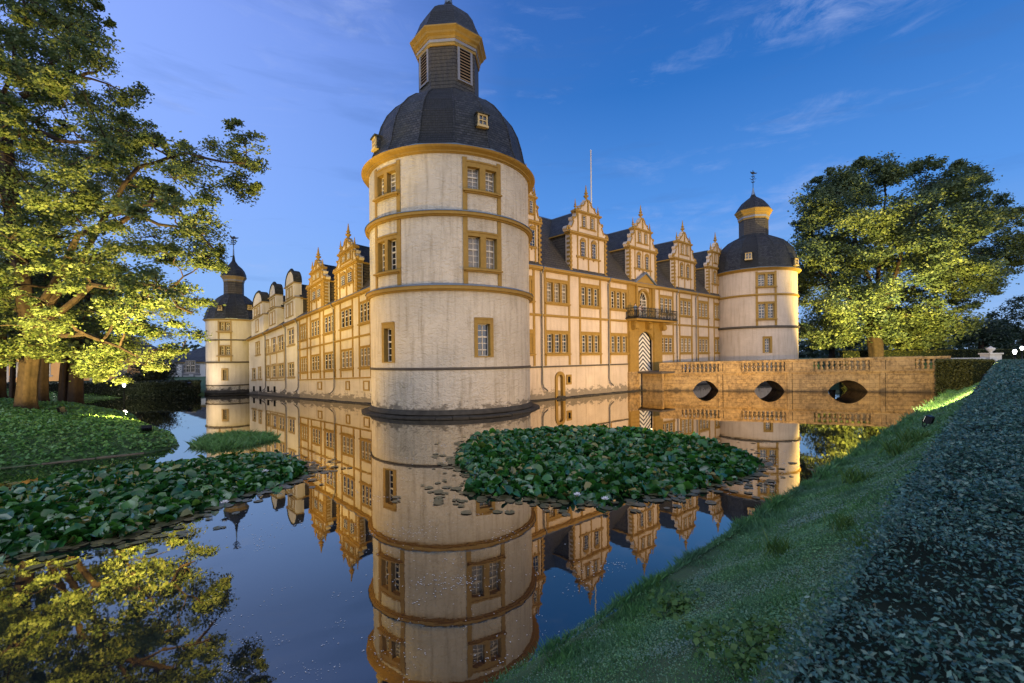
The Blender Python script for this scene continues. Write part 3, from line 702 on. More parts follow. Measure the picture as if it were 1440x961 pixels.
def tower(label, C, R, zc, dome, dome_rot, lant, cap, spire, plaster, trim, rings, bays_, ground, dormers, strips, ledge=True, back=.75, louvres=True, footring=.6):
    fr = Cyl(C, R); T = empty('corner_tower', (C.x, C.y, 0), label, 'tower'); O = (C.x, C.y)
    hs = [(w[0], w[1], w[2], w[3]) for w in bays_ + ground]
    half = PI * R * .999; mb = MB(); mb.wall(fr, -half, half, -.8, zc, hs, M[plaster]); mb.build('wall', T)
    mb = MB(); mb.lathe(O, [(R - .75, -.5), (R - .75, zc - .2)], 24, M['dark'], cap=False); mb.build('inner_wall', T)
    for w in bays_: window(T, fr, w[0], w[1], w[2], w[3], 2, M[trim], w[4], w[5], w[6], .42, .06, .3, rows=(2, 3), cols=2, bar=.05)
    for w in ground: window(T, fr, w[0], w[1], w[2], w[3], 1, M[trim], w[4], w[5], .1, .42, .05, 0, rows=(2, 3), cols=2, bar=.05)
    for (z, h, pr, mt, cp) in rings:
        n = 72
        mb = MB(); mb.lathe(O, [(R - .1, z - h * .9), (R + pr * .45, z - h * .9), (R + pr * .5, z - h / 2), (R + pr, z - h / 2 + .01), (R + pr, z + h / 2), (R - .1, z + h / 2 + .02)], n, M[mt], cap=False)
        if cp: mb.lathe(O, [(R + pr + .05, z + h / 2 + .003), (R + pr + .05, z + h / 2 + .05), (R - .02, z + h / 2 + .2)], n, M['cap'], cap=False)
        mb.build('string_course', T)
    for (a, z0, z1_) in strips: strip(T, fr, a, .27 * R / 6.4 + .05, z0, z1_, M[trim])
    k = R / 6.46
    mb = MB(); mb.lathe(O, [(R - .1, zc - .32 * k), (R + .08, zc - .32 * k), (R + .1, zc - .28 * k), (R + .2 * k, zc - .26 * k), (R + .22 * k, zc - .16 * k), (R + .5 * k, zc - .05 * k), (R + .58 * k, zc + .06 * k), (R - .1, zc + .12 * k)], 96, M[trim], cap=False); mb.build('cornice', T)
    mb = MB(); mb.lathe(O, [(r, z) for r, z in dome], 16, M['slate'], dome_rot); D = mb.build('dome', T)
    q = MB()
    for i in range(16):
        th = dome_rot + 2 * PI * i / 16; q.tube([(O[0] + r * 1.003 * math.cos(th), O[1] + r * 1.003 * math.sin(th), z) for r, z in dome if z >= dome[1][1] - .01], .045 * k + .01, 5, M['slate'])
    q.build('hip_ridges', D)
    q = MB(); q.lathe(O, [(dome[0][0] + .05, dome[0][1] - .02), (dome[0][0] + .07, dome[0][1] + .06)], 16, M['cap'], dome_rot, cap=False); q.build('gutter', D)
    for (px, py, sc) in dormers:   # small roof lights: find the point on the dome's surface
        r3 = ray(px, py); best = None
        for i in range(len(dome) - 1):
            for t in (.0, .25, .5, .75):
                rr = dome[i][0] + (dome[i + 1][0] - dome[i][0]) * t; zz_ = dome[i][1] + (dome[i + 1][1] - dome[i][1]) * t
                cy = Cyl(C, rr); s_, z_ = cy.hit(px, py)
                if best is None or abs(z_ - zz_) < best[0]: best = (abs(z_ - zz_), rr, zz_, s_ / rr)
        _, rr, zq, th = best; fd = Cyl(C, rr); s_ = th * rr; w = .36 * sc; h = .84 * sc; d1 = .32 * sc
        q = MB(); 
        q.box(fd, s_ - w, s_ - w + .1 * sc, -.6, d1, zq - h / 2, zq + h / 2, M['cream']); q.box(fd, s_ + w - .1 * sc, s_ + w, -.6, d1, zq - h / 2, zq + h / 2, M['cream'])
        q.box(fd, s_ - w, s_ + w, -.6, d1 + .01, zq + h / 2 - .1 * sc, zq + h / 2, M['cream']); q.box(fd, s_ - w - .05, s_ + w + .05, -.6, d1 + .06, zq - h / 2 - .08, zq - h / 2 + .08 * sc, M['cream'])
        q.quad(fd, [(s_ - w, d1 - .08, zq - h / 2), (s_ + w, d1 - .08, zq - h / 2), (s_ + w, d1 - .08, zq + h / 2), (s_ - w, d1 - .08, zq + h / 2)], M['glass'])
        q.box(fd, s_ - .03 * sc, s_ + .03 * sc, d1 - .08, d1 - .02, zq - h / 2, zq + h / 2, M['cream']); q.box(fd, s_ - w, s_ + w, d1 - .079, d1 - .025, zq - .03, zq + .03, M['cream'])
        q.prism(fd, [(s_ - w - .16 * sc, zq - h / 2 - .05), (s_ - w - .001, zq - h / 2 - .05), (s_ - w - .001, zq + h / 2 + .02), (s_ - w - .1 * sc, zq + h / 2 + .02)][::-1], -.9 * sc, d1 - .1, M['slate'])
        q.prism(fd, [(s_ + w + .001, zq - h / 2 - .05), (s_ + w + .16 * sc, zq - h / 2 - .05), (s_ + w + .1 * sc, zq + h / 2 + .02), (s_ + w + .001, zq + h / 2 + .02)], -.9 * sc, d1 - .1, M['slate'])
        q.box(fd, s_ - w - .14 * sc, s_ + w + .14 * sc, -1.3 * sc, d1 + .1, zq + h / 2 + .003, zq + h / 2 + .09, M['slate'], slope=-.0)
        q.build('roof_light', D)
    # lantern
    lr, lz0, lz1_, lrot, cr = lant; mb = MB()
    mb.lathe(O, [(lr * 1.12, lz0 - .4 * k), (lr * 1.06, lz0), (lr * 1.01, lz0 + .35 * k), (lr, lz0 + .4 * k)], 8, M['slate'], lrot, cap=False)
    mb.lathe(O, [(lr, lz0 - .3), (lr, lz1_)], 8, M['slate_warm'], lrot); La = mb.build('lantern', T)
    if louvres:
        ap = lr * math.cos(PI / 8); fw_ = lr * math.sin(PI / 8)
        for i in range(0, 8, 2):
            th = lrot + PI / 8 + i * PI / 4; cc = Vector((C.x + ap * math.cos(th), C.y + ap * math.sin(th), 0)); e = Vector((-math.sin(th), math.cos(th), 0))
            pf = Plane(cc, cc + e); pf.n = Vector((math.cos(th), math.sin(th), 0))
            z0, z1_ = lz0 + 1.1 * k, lz1_ - .15; w = fw_ * .72; q = MB(); f = M['greyframe']
            q.box(pf, -w, -w + .18, -.05, .09, z0, z1_, f); q.box(pf, w - .18, w, -.05, .09, z0, z1_, f); q.box(pf, -w + .18, w - .18, -.05, .09, z1_ - .14, z1_, f); q.box(pf, -w + .18, w - .18, -.05, .11, z0, z0 + .1, f)
            n = 10
            for j in range(n):
                z = z0 + .14 + (z1_ - z0 - .32) * (j + .5) / n; q.quad(pf, [(-w + .17, .06, z - .08), (w - .17, .06, z - .08), (w - .17, .01, z + .05), (-w + .17, .01, z + .05)], M['wood'])
            q.quad(pf, [(-w + .17, .005, z0), (w - .17, .005, z0), (w - .17, .005, z1_), (-w + .17, .005, z1_)], M['dark'])
            q.build('louvre', La)
    q = MB(); h = cap[0][1] - lz1_
    q.lathe(O, [(lr + .02, lz1_ - .25 * k), (lr + .1 * k, lz1_ - .25 * k), (lr + .1 * k, lz1_ - .05)], 8, M[trim], lrot, cap=False)
    q.lathe(O, [(lr + .03, lz1_ - .04), (lr + .16 * k, lz1_), (lr + .16 * k, lz1_ + h * .22)], 8, M['greyframe'], lrot, cap=False)
    q.lathe(O, [(lr, lz1_ + h * .2), (lr + (cr - lr) * .3, lz1_ + h * .24), (lr + (cr - lr) * .35, lz1_ + h * .42), (lr + (cr - lr) * .62, lz1_ + h * .55), (lr + (cr - lr) * .7, lz1_ + h * .7), (cr, lz1_ + h * .9), (cr, lz1_ + h)], 8, M[trim], lrot); q.build('lantern_cornice', La)
    q = MB(); q.lathe(O, cap, 8, M['slate'], lrot); q.build('cap_roof', T)
    q = MB(); q.lathe(O, spire[0], 10, M['cap']); vane(q, O, spire[0][-2][1] - .1, spire[1], M['iron']); q.build('spire', T, smooth=False)
    if ledge:
        q = MB(); n = 40
        for i in range(n):
            a0, a1 = -half + 2 * half * i / n, -half + 2 * half * (i + 1) / n
            q.box(fr, a0, a1 - .03, -.3, footring + random.uniform(-.04, .04), -.5, .17 + random.uniform(-.02, .02), M['ledge'], slope=.1)
        q.lathe(O, [(R + .03, .1), (R + .22, .2), (R + .14, .38), (R + .03, .5), (R - .02, .52)], 60, M['ledge'], cap=False)
        q.build('stone_footing', T)
    return T, fr

MC = Vector((-4.98, 37.3, 0)); MR = 6.46; f0 = Cyl(MC, MR)
z = f0.z
def cb(fr, a, b, yb, yt, head, jamb, mull):
    xm = (a + b) / 2; return (fr.s(a), fr.s(b), fr.z(xm, yb), fr.z(xm, yt), head, jamb, mull)
b1 = [cb(f0, 656.5, 700.8, 269.5, 229.5, .42, .12, .42), cb(f0, 656.5, 700.8, 378.5, 327, .34, .12, .42), cb(f0, 532, 560.5, 289.5, 243.5, .42, .12, .36), cb(f0, 532, 560.5, 391.5, 334, .34, .12, .36)]
b1[2] = (b1[2][0], b1[2][1], b1[0][2], b1[0][3], *b1[2][4:]); b1[3] = (b1[3][0], b1[3][1], b1[1][2], b1[1][3], *b1[3][4:])
g1 = [cb(f0, 666, 692.8, 502.5, 447.2, .42, .26, .1), cb(f0, 536.6, 554.6, 510.4, 453.8, .42, .3, .1)]
zc = z(627, 211) + .1
zr2, zr1, zr0 = z(627, 300), z(627, 404.5), z(627, 518.5)
st = []
for x in (655, 702.5, 530.5, 562): st += [(f0.s(x), zr1 + .2, zr2 - .22), (f0.s(x), zr2 + .2, zc - .5)]
dome = [(6.85, 18.6), (6.5, 18.95), (6.2, 19.7), (6.0, 20.7), (5.72, 21.7), (5.25, 22.7), (4.55, 23.6), (3.75, 24.3), (2.95, 24.7), (2.55, 24.85)]
dz = zc + .15 - dome[0][1]; dome = [(r, q + dz * (1 - (q - 18.6) / 8)) for r, q in dome]
thc = math.atan2(-MC.y, -MC.x)
cap = [(3.15, 29.75), (2.9, 30.1), (2.62, 30.7), (2.35, 31.4), (1.9, 32.1), (1.35, 32.6), (.75, 32.95), (.42, 33.2), (.34, 33.6)]
tower('massive round tower nearest the water with slate dome and louvred lantern', MC, MR, zc, dome, thc + .05, (2.5, 24.8, 28.75, thc + .17, 3.2), cap, ([(.36, 33.3), (.28, 34.2), (.14, 36), (0.07, 37.5), (0, 37.6)], 40),
      'plaster', 'ochre', [(zr2, .21, .32, 'ochre', True), (zr1, .24, .32, 'ochre', True), (zr0, .13, .09, 'darkstring', False)], b1, g1, [(676.5, 173.5, 1.0), (531, 205, 1.0)], st, footring=.75)

RC = Vector(((1061.5 - 720) / 630 * 70, 70, 0)); RR = 5.75; f1 = Cyl(RC, RR); z = f1.z
b1 = [cb(f1, 1065, 1089.5, 402.5, 383, .28, .1, .35), cb(f1, 1065, 1089.5, 448, 424.5, .28, .1, .35)]
g1 = [cb(f1, 1071.5, 1085, 496.5, 473.3, .3, .3, .1)]
zc = z(1073, 377.5); r2, r1 = z(1073, 414), z(1073, 459.3)
st = [(f1.s(x), u, v) for x in (1064, 1090.5) for u, v in ((r1 + .15, r2 - .2), (r2 + .15, zc - .4))]
tc = math.atan2(-RC.y, -RC.x); ym = lambda y, Y=70.: CAMH + (CY - .0122 * (1061 - 720) - y) / F * Y
dome = [(6.2, zc + .1), (5.9, ym(372)), (5.6, ym(363)), (5.2, ym(355)), (4.65, ym(348.5)), (4.0, ym(343)), (3.0, ym(338)), (2.3, ym(335))]
cap = [(2.62, ym(298)), (2.4, ym(295)), (2.1, ym(290.5)), (1.65, ym(285)), (1.0, ym(280.5)), (.45, ym(277)), (.25, ym(273))]
tower('round tower at the far end of the gate wing behind the bridge', RC, RR, zc, dome, tc + .1, (2.06, ym(335), ym(309), tc + .1, 2.68), cap, ([(.3, ym(274)), (.14, ym(268)), (.08, ym(264)), (0, ym(263))], ym(239)),
      'plaster_r', 'ochre', [(r2, .2, .2, 'ochre', False), (r1, .24, .24, 'darkstring', False)], b1, g1, [(1053, 360, 1.15), (1117, 368, 1.15)], st, louvres=False)

LC = Vector(((330 - 720) / 630 * 57.5, 57.5, 0)); LR = 3.08; f2 = Cyl(LC, LR); z = f2.z
b1 = [cb(f2, 307.5, 323.2, 465.5, 452.3, .12, .06, .16), cb(f2, 307.5, 323.2, 499.8, 485.8, .12, .06, .16)]
g1 = [cb(f2, 310, 319.8, 535.5, 518.3, .2, .18, .1)]
zc = z(320, 449); r2, r1, r0 = z(320, 478), z(320, 509.5), z(320, 542)
st = [(f2.s(x), u, v) for x in (306.8, 324) for u, v in ((r1 + .1, r2 - .1), (r2 + .1, zc - .2))]
tc = math.atan2(-LC.y, -LC.x); ym = lambda y, Y=57.5: CAMH + (CY + .0122 * 390 - y) / F * Y
dome = [(3.3, zc + .05), (3.08, ym(444)), (2.9, ym(439)), (2.65, ym(433)), (2.25, ym(427)), (1.8, ym(421.5)), (1.4, ym(418)), (1.15, ym(416.5))]
cap = [(1.44, ym(391)), (1.4, ym(387)), (1.24, ym(382)), (.95, ym(377.5)), (.52, ym(373.5)), (.2, ym(368)), (.1, ym(360))]
tower('small pale round tower at the far left end with dark onion cap', LC, LR, zc, dome, tc + .1, (1.13, ym(417), ym(397), tc + .15, 1.48), cap, ([(.1, ym(361)), (.07, ym(352)), (.04, ym(349)), (0, ym(348.5))], ym(343) + .9),
      'plaster_pale', 'ochre_l', [(r2, .11, .12, 'darkstring', False), (r1, .14, .14, 'darkstring', False), (r0, .1, .1, 'darkstring', False)], b1, g1, [(310.5, 433, .62), (350, 432, .62)], st, louvres=False, footring=.35)

# flagpole in the courtyard
p = at(833.6, 480, 60); q = MB(); q.lathe((p.x, p.y), [(.16, .6), (.15, 8), (.12, 20), (.08, at(833.6, 213, 60).z), (.14, at(833.6, 213, 60).z + .05), (0, at(833.6, 213, 60).z + .25)], 10, M['pole'])
q.build('flagpole', smooth=True, origin=(p.x, p.y, .6), label='tall white flagpole rising behind the gate wing roof', cat='flagpole')
q = MB(); cy = [(-2, 46), (4, 50), (34, 78), (20, 95), (-25, 75), (-28, 62), (-10, 50)]
q.face([q.pt((x, y, .6)) for x, y in cy], M['darkstring']); q.face([q.pt((x, y, -.5)) for x, y in cy[::-1]], M['darkstring'])
q.build('courtyard', kind='structure')

# ------------------------------------------------------------------ bridge
BP = Plane(onz(931, 549.5), onz(1336, 552.3)); a_, zA = BP.hit(931, 510.5); b_, zB = BP.hit(1265, 502.4); BP.k = (zB / zA - 1) / (b_ - a_ * zB / zA)
bz = lambda x, y: BP.z(x, y)
zT = bz(1113, 506); zD = bz(1113, 522.5); BW = 4.6
br = empty('stone_bridge', (BP.A.x, BP.A.y, 0), 'sandstone balustrade bridge with three low arches leading to the striped gate', 'bridge')
sB = BP.s(1336); arches = [(BP.s(a), BP.s(b)) for a, b in ((973.5, 1009.5), (1060, 1102.5), (1163, 1219.5))]; zarch = bz(1085, 535.2)
mb = MB()
def az(s):
    for a, b in arches:
        if a < s < b: x = (s - (a + b) / 2) / ((b - a) / 2); return max(0, zarch * max(0, 1 - x * x) ** .8)
    return None
cuts = sorted({0.0, sB} | {a + (b - a) * (1 - math.cos(PI * i / 14)) / 2 for a, b in arches for i in range(15)} | {x * 1.0 for x in range(1, int(sB))})
for d in (0.0, -BW):
    for s0, s1 in zip(cuts[:-1], cuts[1:]):
        sm = (s0 + s1) / 2
        if az(sm) is not None: l0, l1 = az(s0) or 0.0, az(s1) or 0.0
        else: l0 = l1 = -.7
        mb.quad(BP, [(s0, d, l0), (s1, d, l1), (s1, d, zD), (s0, d, zD)], M['masonry'])
for s0, s1 in zip(cuts[:-1], cuts[1:]):
    if az((s0 + s1) / 2) is not None: mb.quad(BP, [(s0, 0, az(s0) or 0), (s0, -BW, az(s0) or 0), (s1, -BW, az(s1) or 0), (s1, 0, az(s1) or 0)], M['masonry'])
for a, b in arches:
    for s in (a, b): mb.quad(BP, [(s, 0, -.7), (s, -BW, -.7), (s, -BW, .01), (s, 0, .01)], M['masonry'])
mb.quad(BP, [(0, 0, -.7), (0, -BW, -.7), (0, -BW, zD), (0, 0, zD)], M['masonry']); mb.quad(BP, [(sB, 0, -.7), (sB, -BW, -.7), (sB, -BW, zD), (sB, 0, zD)], M['masonry'])
mb.build('arch_wall', br)
q = MB(); q.box(BP, 0, sB, -BW + .2, -.2, zD - .3, zD - .06, M['darkstring']); q.build('deck', br)
for a, b in arches:
    q = MB(); c, h = (a + b) / 2, (b - a) / 2; n = 15
    for i in range(n):
        t0, t1 = PI * i / n + .012, PI * (i + 1) / n - .012; ro = 1.0 + .3 / h; rz = 1 + .26 / zarch
        z0_, z1_ = zarch * math.sin(t0) ** 1.6, zarch * math.sin(t1) ** 1.6
        q.prism(BP, [(c + h * math.cos(t0), z0_), (c + h * ro * math.cos(t0), z0_ * rz), (c + h * ro * math.cos(t1), z1_ * rz), (c + h * math.cos(t1), z1_)], -.1, .035, M['masonry'])
    q.build('arch_ring', br)
for dd, nm in ((0, 1), (-BW + .1, 0)):
    q = MB(); q.box(BP, -.3, sB, dd - .28, dd + .16, zD - .12, zD + .06, M['masonry']); q.box(BP, -.3, sB, dd - .25, dd + .08, zD - .22, zD - .123, M['masonry']); q.build('cornice', br)
    q = MB(); q.box(BP, -.3, sB, dd - .3, dd + .1, zT - .16, zT, M['masonry']); q.box(BP, -.3, sB, dd - .26, dd + .04, zT - .24, zT - .163, M['masonry']); q.build('handrail', br)
    groups = [(958, 1010, 9), (1041.5, 1103.5, 10), (1143.5, 1223, 10), (1286, 1334, 6)]
    edges = [-.3]
    bm = None
    for a, b, n in groups:
        s0, s1 = BP.s(a), BP.s(b); q = MB(); q.box(BP, edges[-1], s0, dd - .25, dd + .05, zD + .055, zT - .235, M['masonry'])
        q.box(BP, edges[-1] + .12, s0 - .12, dd + .04, dd + .09, zD + .16, zT - .32, M['masonry']); q.build('parapet_panel', br); edges += [s1]
        for i in range(n):
            s = s0 + (s1 - s0) * (i + .5) / n; P_ = BP.P(s, dd - .1, 0); k = 1 + BP.k * s; zb_, ztp = (zD + .05) * k, (zT - .235) * k; hh = ztp - zb_
            if nm == 0 and False: continue
            q = MB(); prof = [(.15, 0), (.15, .07), (.09, .1), (.17, .22), (.18, .3), (.085, .46), (.075, .5), (.085, .54), (.18, .7), (.17, .78), (.09, .9), (.15, .93), (.15, 1)]
            q.lathe((P_[0], P_[1]), [(r * 1.0, zb_ + t * hh) for r, t in prof], 8, M['masonry']); q.build('baluster', br, smooth=True)
    q = MB(); q.box(BP, edges[-1], sB, dd - .25, dd + .05, zD + .055, zT - .235, M['masonry']); q.build('parapet_panel', br)
for x in (1015.6, 1113, 1244):
    s = BP.s(x); q = MB(); q.box(BP, s - .5, s - .04, -.2, .12, -.6, zD - .23, M['masonry']); q.box(BP, s - .035, s + .05, -.05, .02, -.6, zD - .23, M['dark']); q.box(BP, s - .028, s + .04, -.05, .105, zD + .07, zT - .25, M['dark'])
    q.box(BP, s - .4, s - .03, -.2, .14, zD + .07, zT - .25, M['masonry']); q.build('pier', br)

# ================================================================== TERRAIN
BL0 = np.array([0.35, 5.6]); BD = np.array([.745, .667]); BD = BD / np.linalg.norm(BD)
BN = np.array([BD[1], -BD[0]])     # to the right of the bank line (land side)
def bl(t, off=0.0): return BL0 + BD * t + BN * off
poly = [tuple(bl(-70)), tuple(bl(72)), (66, 78), (55, 98), (20, 120), (-15, 105), (-33, 78), (-38.6, 62), (-37.4, 54.3), (-44, 52.6), (-50, 49.5), (-46, 43), (-36, 38.5), (-28.4, 33.6), (-24.5, 29.5), (-18.6, 24.5), (-15.9, 21.4), (-16.2, 19.9), (-18.8, 17.9), (-21, 16.4), (-40, 11), (-80, 2), (-90, -60)]
PG = np.array(poly)
def sdist(X, Y):   # signed distance to the moat polygon, positive on land
    P = np.stack([X, Y], -1); d = np.full(X.shape, 1e9); inside = np.zeros(X.shape, bool)
    n = len(PG)
    for i in range(n):
        a, b = PG[i], PG[(i + 1) % n]; ab = b - a; t = np.clip(((P - a) @ ab) / (ab @ ab), 0, 1)
        d = np.minimum(d, np.linalg.norm(P - a - t[..., None] * ab, axis=-1))
        c = ((a[1] > Y) != (b[1] > Y)) & (X < (b[0] - a[0]) * (Y - a[1]) / (b[1] - a[1] + 1e-12) + a[0])
        inside ^= c
    return np.where(inside, -d, d)
def sstep(x, a, b):
    t = np.clip((x - a) / (b - a), 0, 1); return t * t * (3 - 2 * t)
def hgt(X, Y):
    d = sdist(X, Y); q = (X - BL0[0]) * BN[0] + (Y - BL0[1]) * BN[1]
    right = sstep(q, -1.5, 0) ; far = sstep(X, 30, 55) * sstep(Y, 55, 75)
    side = np.maximum(right * sstep(X - Y * .3, -60, -30), far)
    Hr = 2.75 * sstep(d, -.9, 5.2) * 1.0 + .35 * sstep(d, 0, 12)
    Hl = 1.15 * (1 - np.exp(-np.maximum(d, 0) / 2.4)) + .25 * sstep(d, 2, 12)
    H = Hl * (1 - side) + Hr * side
    w = (np.sin(X * 1.3 + Y * .7) * np.sin(Y * 1.1 - X * .4) * .05 + np.sin(X * 4.1 + 1) * np.sin(Y * 3.7) * .025)
    z = H + w * sstep(d, 0, 1.5)
    return np.where(d < 0, -.9 * sstep(-d, 0, 1.6) + 0.28 * sstep(d, -.9, 0) * side - .02, z)
def axis(lo, hi, st, far):
    a = list(np.arange(lo, hi + .01, st)); return np.array([-x for x in far[::-1]] + a + far)
xs = axis(-60, 75, .7, [100, 150, 260, 500, 1000, 2200]); xs = np.unique(np.concatenate([[-2200, -1000, -500, -260, -150, -100, -75], np.arange(-60, 75, .7), [90, 120, 180, 300, 600, 1200, 2400]]))
ys = np.unique(np.concatenate([[-300, -120, -60, -30, -15], np.arange(-8, 112, .7), [125, 150, 200, 300, 600, 1200, 2400]]))
X, Y = np.meshgrid(xs, ys); Z = hgt(X, Y)
nx, ny = len(xs), len(ys); V = np.stack([X, Y, Z], -1).reshape(-1, 3)
I = np.arange(nx * ny).reshape(ny, nx); Fq = np.stack([I[:-1, :-1], I[:-1, 1:], I[1:, 1:], I[1:, :-1]], -1).reshape(-1, 4)
m, nt, b = newmat('ground_turf'); v = coords(nt, False)
c = mixc(nt, ramp(nt, noise(nt, v, 1.4, 6, .65), [(.35, g(0)), (.65, g(1))]), (.03, .08, .025), (.06, .12, .04))
c = mixc(nt, ramp(nt, noise(nt, v, .5, 5, .6), [(.52, g(0)), (.68, g(.5))]), c, (.05, .06, .035))
L(nt, c, b.inputs['Base Color']); b.inputs['Roughness'].default_value = .95; bump(nt, b, noise(nt, v, 7, 5), .8, .08); M['turf'] = m
np_mesh('ground', V, Fq, M['turf'], smooth=True, kind='structure')

# water
m, nt, b = newmat('moat_water'); v = coords(nt, False)
nt.nodes.remove(b); gl = N(nt, 'ShaderNodeBsdfGlossy'); gl.inputs['Roughness'].default_value = .012
df = N(nt, 'ShaderNodeBsdfDiffuse'); df.inputs['Color'].default_value = (.006, .009, .012, 1)
fz = N(nt, 'ShaderNodeLayerWeight'); fz.inputs['Blend'].default_value = .42
fac = ramp(nt, fz.outputs['Facing'], [(0, g(.08)), (.5, g(.26)), (.8, g(.74)), (1, g(.94))])
gl.inputs['Color'].default_value = (1.0, .94, .82, 1)
mx = N(nt, 'ShaderNodeMixShader'); L(nt, fac, mx.inputs[0]); L(nt, df.outputs[0], mx.inputs[1]); L(nt, gl.outputs[0], mx.inputs[2])
h = math_(nt, 'ADD', math_(nt, 'MULTIPLY', noise(nt, mapv(nt, v, (.6, .6, 1)), .9, 3), 1.0), math_(nt, 'MULTIPLY', noise(nt, v, 5.0, 3), .12))
bp = bump(nt, None, h, .10, .02); L(nt, bp, gl.inputs['Normal']); L(nt, mx.outputs[0], nt.nodes['Material Output'].inputs[0]); M['water'] = m
q = MB(); q.face([q.pt(p) for p in ((-110, -80, 0), (100, -80, 0), (100, 130, 0), (-110, 130, 0))], M['water']); q.build('moat_water', kind='structure')

# sky
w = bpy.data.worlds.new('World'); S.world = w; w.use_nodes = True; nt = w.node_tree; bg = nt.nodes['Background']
tc = N(nt, 'ShaderNodeTexCoord'); x = N(nt, 'ShaderNodeSeparateXYZ'); L(nt, tc.outputs['Generated'], x.inputs[0])
el = x.outputs[2]
right_ = ramp(nt, el, [(0, (.36, .52, .82)), (.10, (.24, .45, .84)), (.28, (.095, .30, .78)), (.5, (.03, .165, .54)), (.66, (.025, .12, .44)), (.95, (.26, .32, .55))])
left_ = ramp(nt, el, [(0, (.33, .52, .86)), (.12, (.26, .47, .90)), (.3, (.27, .45, .98)), (.55, (.27, .41, .98)), (.7, (.18, .28, .75)), (.95, (.3, .36, .6))])  # both ramps brighten toward the unseen zenith, added to light the banks
az_ = math_(nt, 'ADD', math_(nt, 'MULTIPLY', x.outputs[0], .9), math_(nt, 'MULTIPLY', x.outputs[1], 0.0))
f_ = ramp(nt, math_(nt, 'ADD', math_(nt, 'MULTIPLY', az_, .9), .6), [(.1, g(0)), (.42, g(.5)), (.6, g(.95)), (.8, g(1))])
c = mixc(nt, f_, left_, right_)
mp = mapv(nt, tc.outputs['Generated'], (1.4, 1.4, 5.5)); cl = noise(nt, mp, 2.1, 8, .62, .4)
cl2 = noise(nt, mapv(nt, tc.outputs['Generated'], (3, 3, 8)), 3.0, 8, .7, .6)
msk = math_(nt, 'MULTIPLY', ramp(nt, cl, [(.52, g(0)), (.72, g(1))]), ramp(nt, cl2, [(.42, g(0)), (.75, g(1))]))
c = mixc(nt, math_(nt, 'MULTIPLY', msk, .75), c, (.42, .52, .84))
dk = ramp(nt, noise(nt, mapv(nt, tc.outputs['Generated'], (1.2, 1.2, 9)), 2.6, 6, .6, .3), [(.55, g(0)), (.75, g(.3))])
c = mixc(nt, dk, c, (.07, .16, .42))
# added bright glow in the unseen sky behind the camera, lighting the scene frontally
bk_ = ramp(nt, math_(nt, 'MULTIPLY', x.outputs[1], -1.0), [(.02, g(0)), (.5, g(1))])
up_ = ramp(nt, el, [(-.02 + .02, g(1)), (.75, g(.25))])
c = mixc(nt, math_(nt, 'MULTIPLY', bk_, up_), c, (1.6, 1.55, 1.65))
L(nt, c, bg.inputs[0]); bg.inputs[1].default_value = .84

# low soft afterglow sun: the sun has set, only a weak broad glow is left
sd_ = bpy.data.lights.new('afterglow', 'SUN'); sd_.energy = .45; sd_.angle = math.radians(35); sd_.color = (.75, .85, 1.0)
so = bpy.data.objects.new('afterglow', sd_); COL.objects.link(so); so.rotation_euler = (math.radians(48), 0, math.radians(-38))

# ================================================================== FLOODLIGHTS
def flood(loc, target, power, col, cone=100, label='', blend=.6, size=.25, fixture=True, name='floodlight'):
    loc = Vector(loc); d = (Vector(target) - loc).normalized()
    T = None
    if fixture:
        T = empty(name, (loc.x, loc.y, loc.z - .35), label, 'floodlight')
        e = Vector((-d.y, d.x, 0)).normalized(); up = e.cross(d) * -1
        if up.z < 0: up = -up
        q = MB(); c = loc - d * .12
        def bx(q, c, ex, ey, ez, mat):
            vs = [q.pt(c + e * (ex * a) + d * (ey * b_) + up * (ez * c_)) for a in (-1, 1) for b_ in (-1, 1) for c_ in (-1, 1)]
            for f in ((0, 1, 3, 2), (4, 6, 7, 5), (0, 4, 5, 1), (2, 3, 7, 6), (0, 2, 6, 4), (1, 5, 7, 3)): q.face([vs[i] for i in f], mat)
        bx(q, c, .2, .08, .15, M['iron']); 
        for k in range(5): bx(q, c - d * .1 + e * (-.16 + .08 * k), .01, .04, .13, M['iron'])
        q.build('housing', T)
        q = MB(); q.tube([loc + e * .24 - Vector((0, 0, .0)), loc + e * .24 - Vector((0, 0, .3)), loc - e * .24 - Vector((0, 0, .3)), loc - e * .24], .018, 5, M['iron']); q.tube([loc - Vector((0, 0, .3)), loc - Vector((0, 0, .6))], .03, 6, M['iron']); q.build('bracket', T)
        q = MB(); bx(q, c + d * .085, .17, .004, .12, M['lens']); q.build('lens', T)
    ld = bpy.data.lights.new('floodlight_beam', 'SPOT'); ld.energy = power; ld.color = col; ld.spot_size = math.radians(cone); ld.spot_blend = blend; ld.shadow_soft_size = size
    o = bpy.data.objects.new('floodlight_beam', ld); COL.objects.link(o); o.location = loc + d * .3
    o.rotation_euler = d.to_track_quat('-Z', 'Y').to_euler()
    return o
M['lens'] = m_emit('lamp_lens', (1, .9, .7), 2)
WARM = (1.0, .64, .25); GOLD = (1.0, .66, .25)
def G(x, y): return float(hgt(np.array([x]), np.array([y]))[0])
p = onz(1383, 560, 1.5); p0f = p.copy()
flood((p.x, p.y, G(p.x, p.y) + .9), (14, 52, 11), 24000, WARM, 92, 'small floodlight in the lit grass by the bridge hedge')
p = bl(20, 1.6); flood((p[0], p[1], G(*p) + .45), (1, 40, 10), 9000, WARM, 100, 'floodlight on the grass bank facing the big round tower')
flood((-24.5, 24.5, G(-24.5, 24.5) + .55), (-15, 45, 6), 10500, (1.0, .64, .2), 92, 'floodlight in the ground ivy aimed at the left wing gables')
flood((-17.4, 21.3, G(-17.4, 21.3) + .5), (-24, 30, 15), 21000, (1, .70, .2), 118, 'floodlight at the peninsula tip shining up into the chestnut')
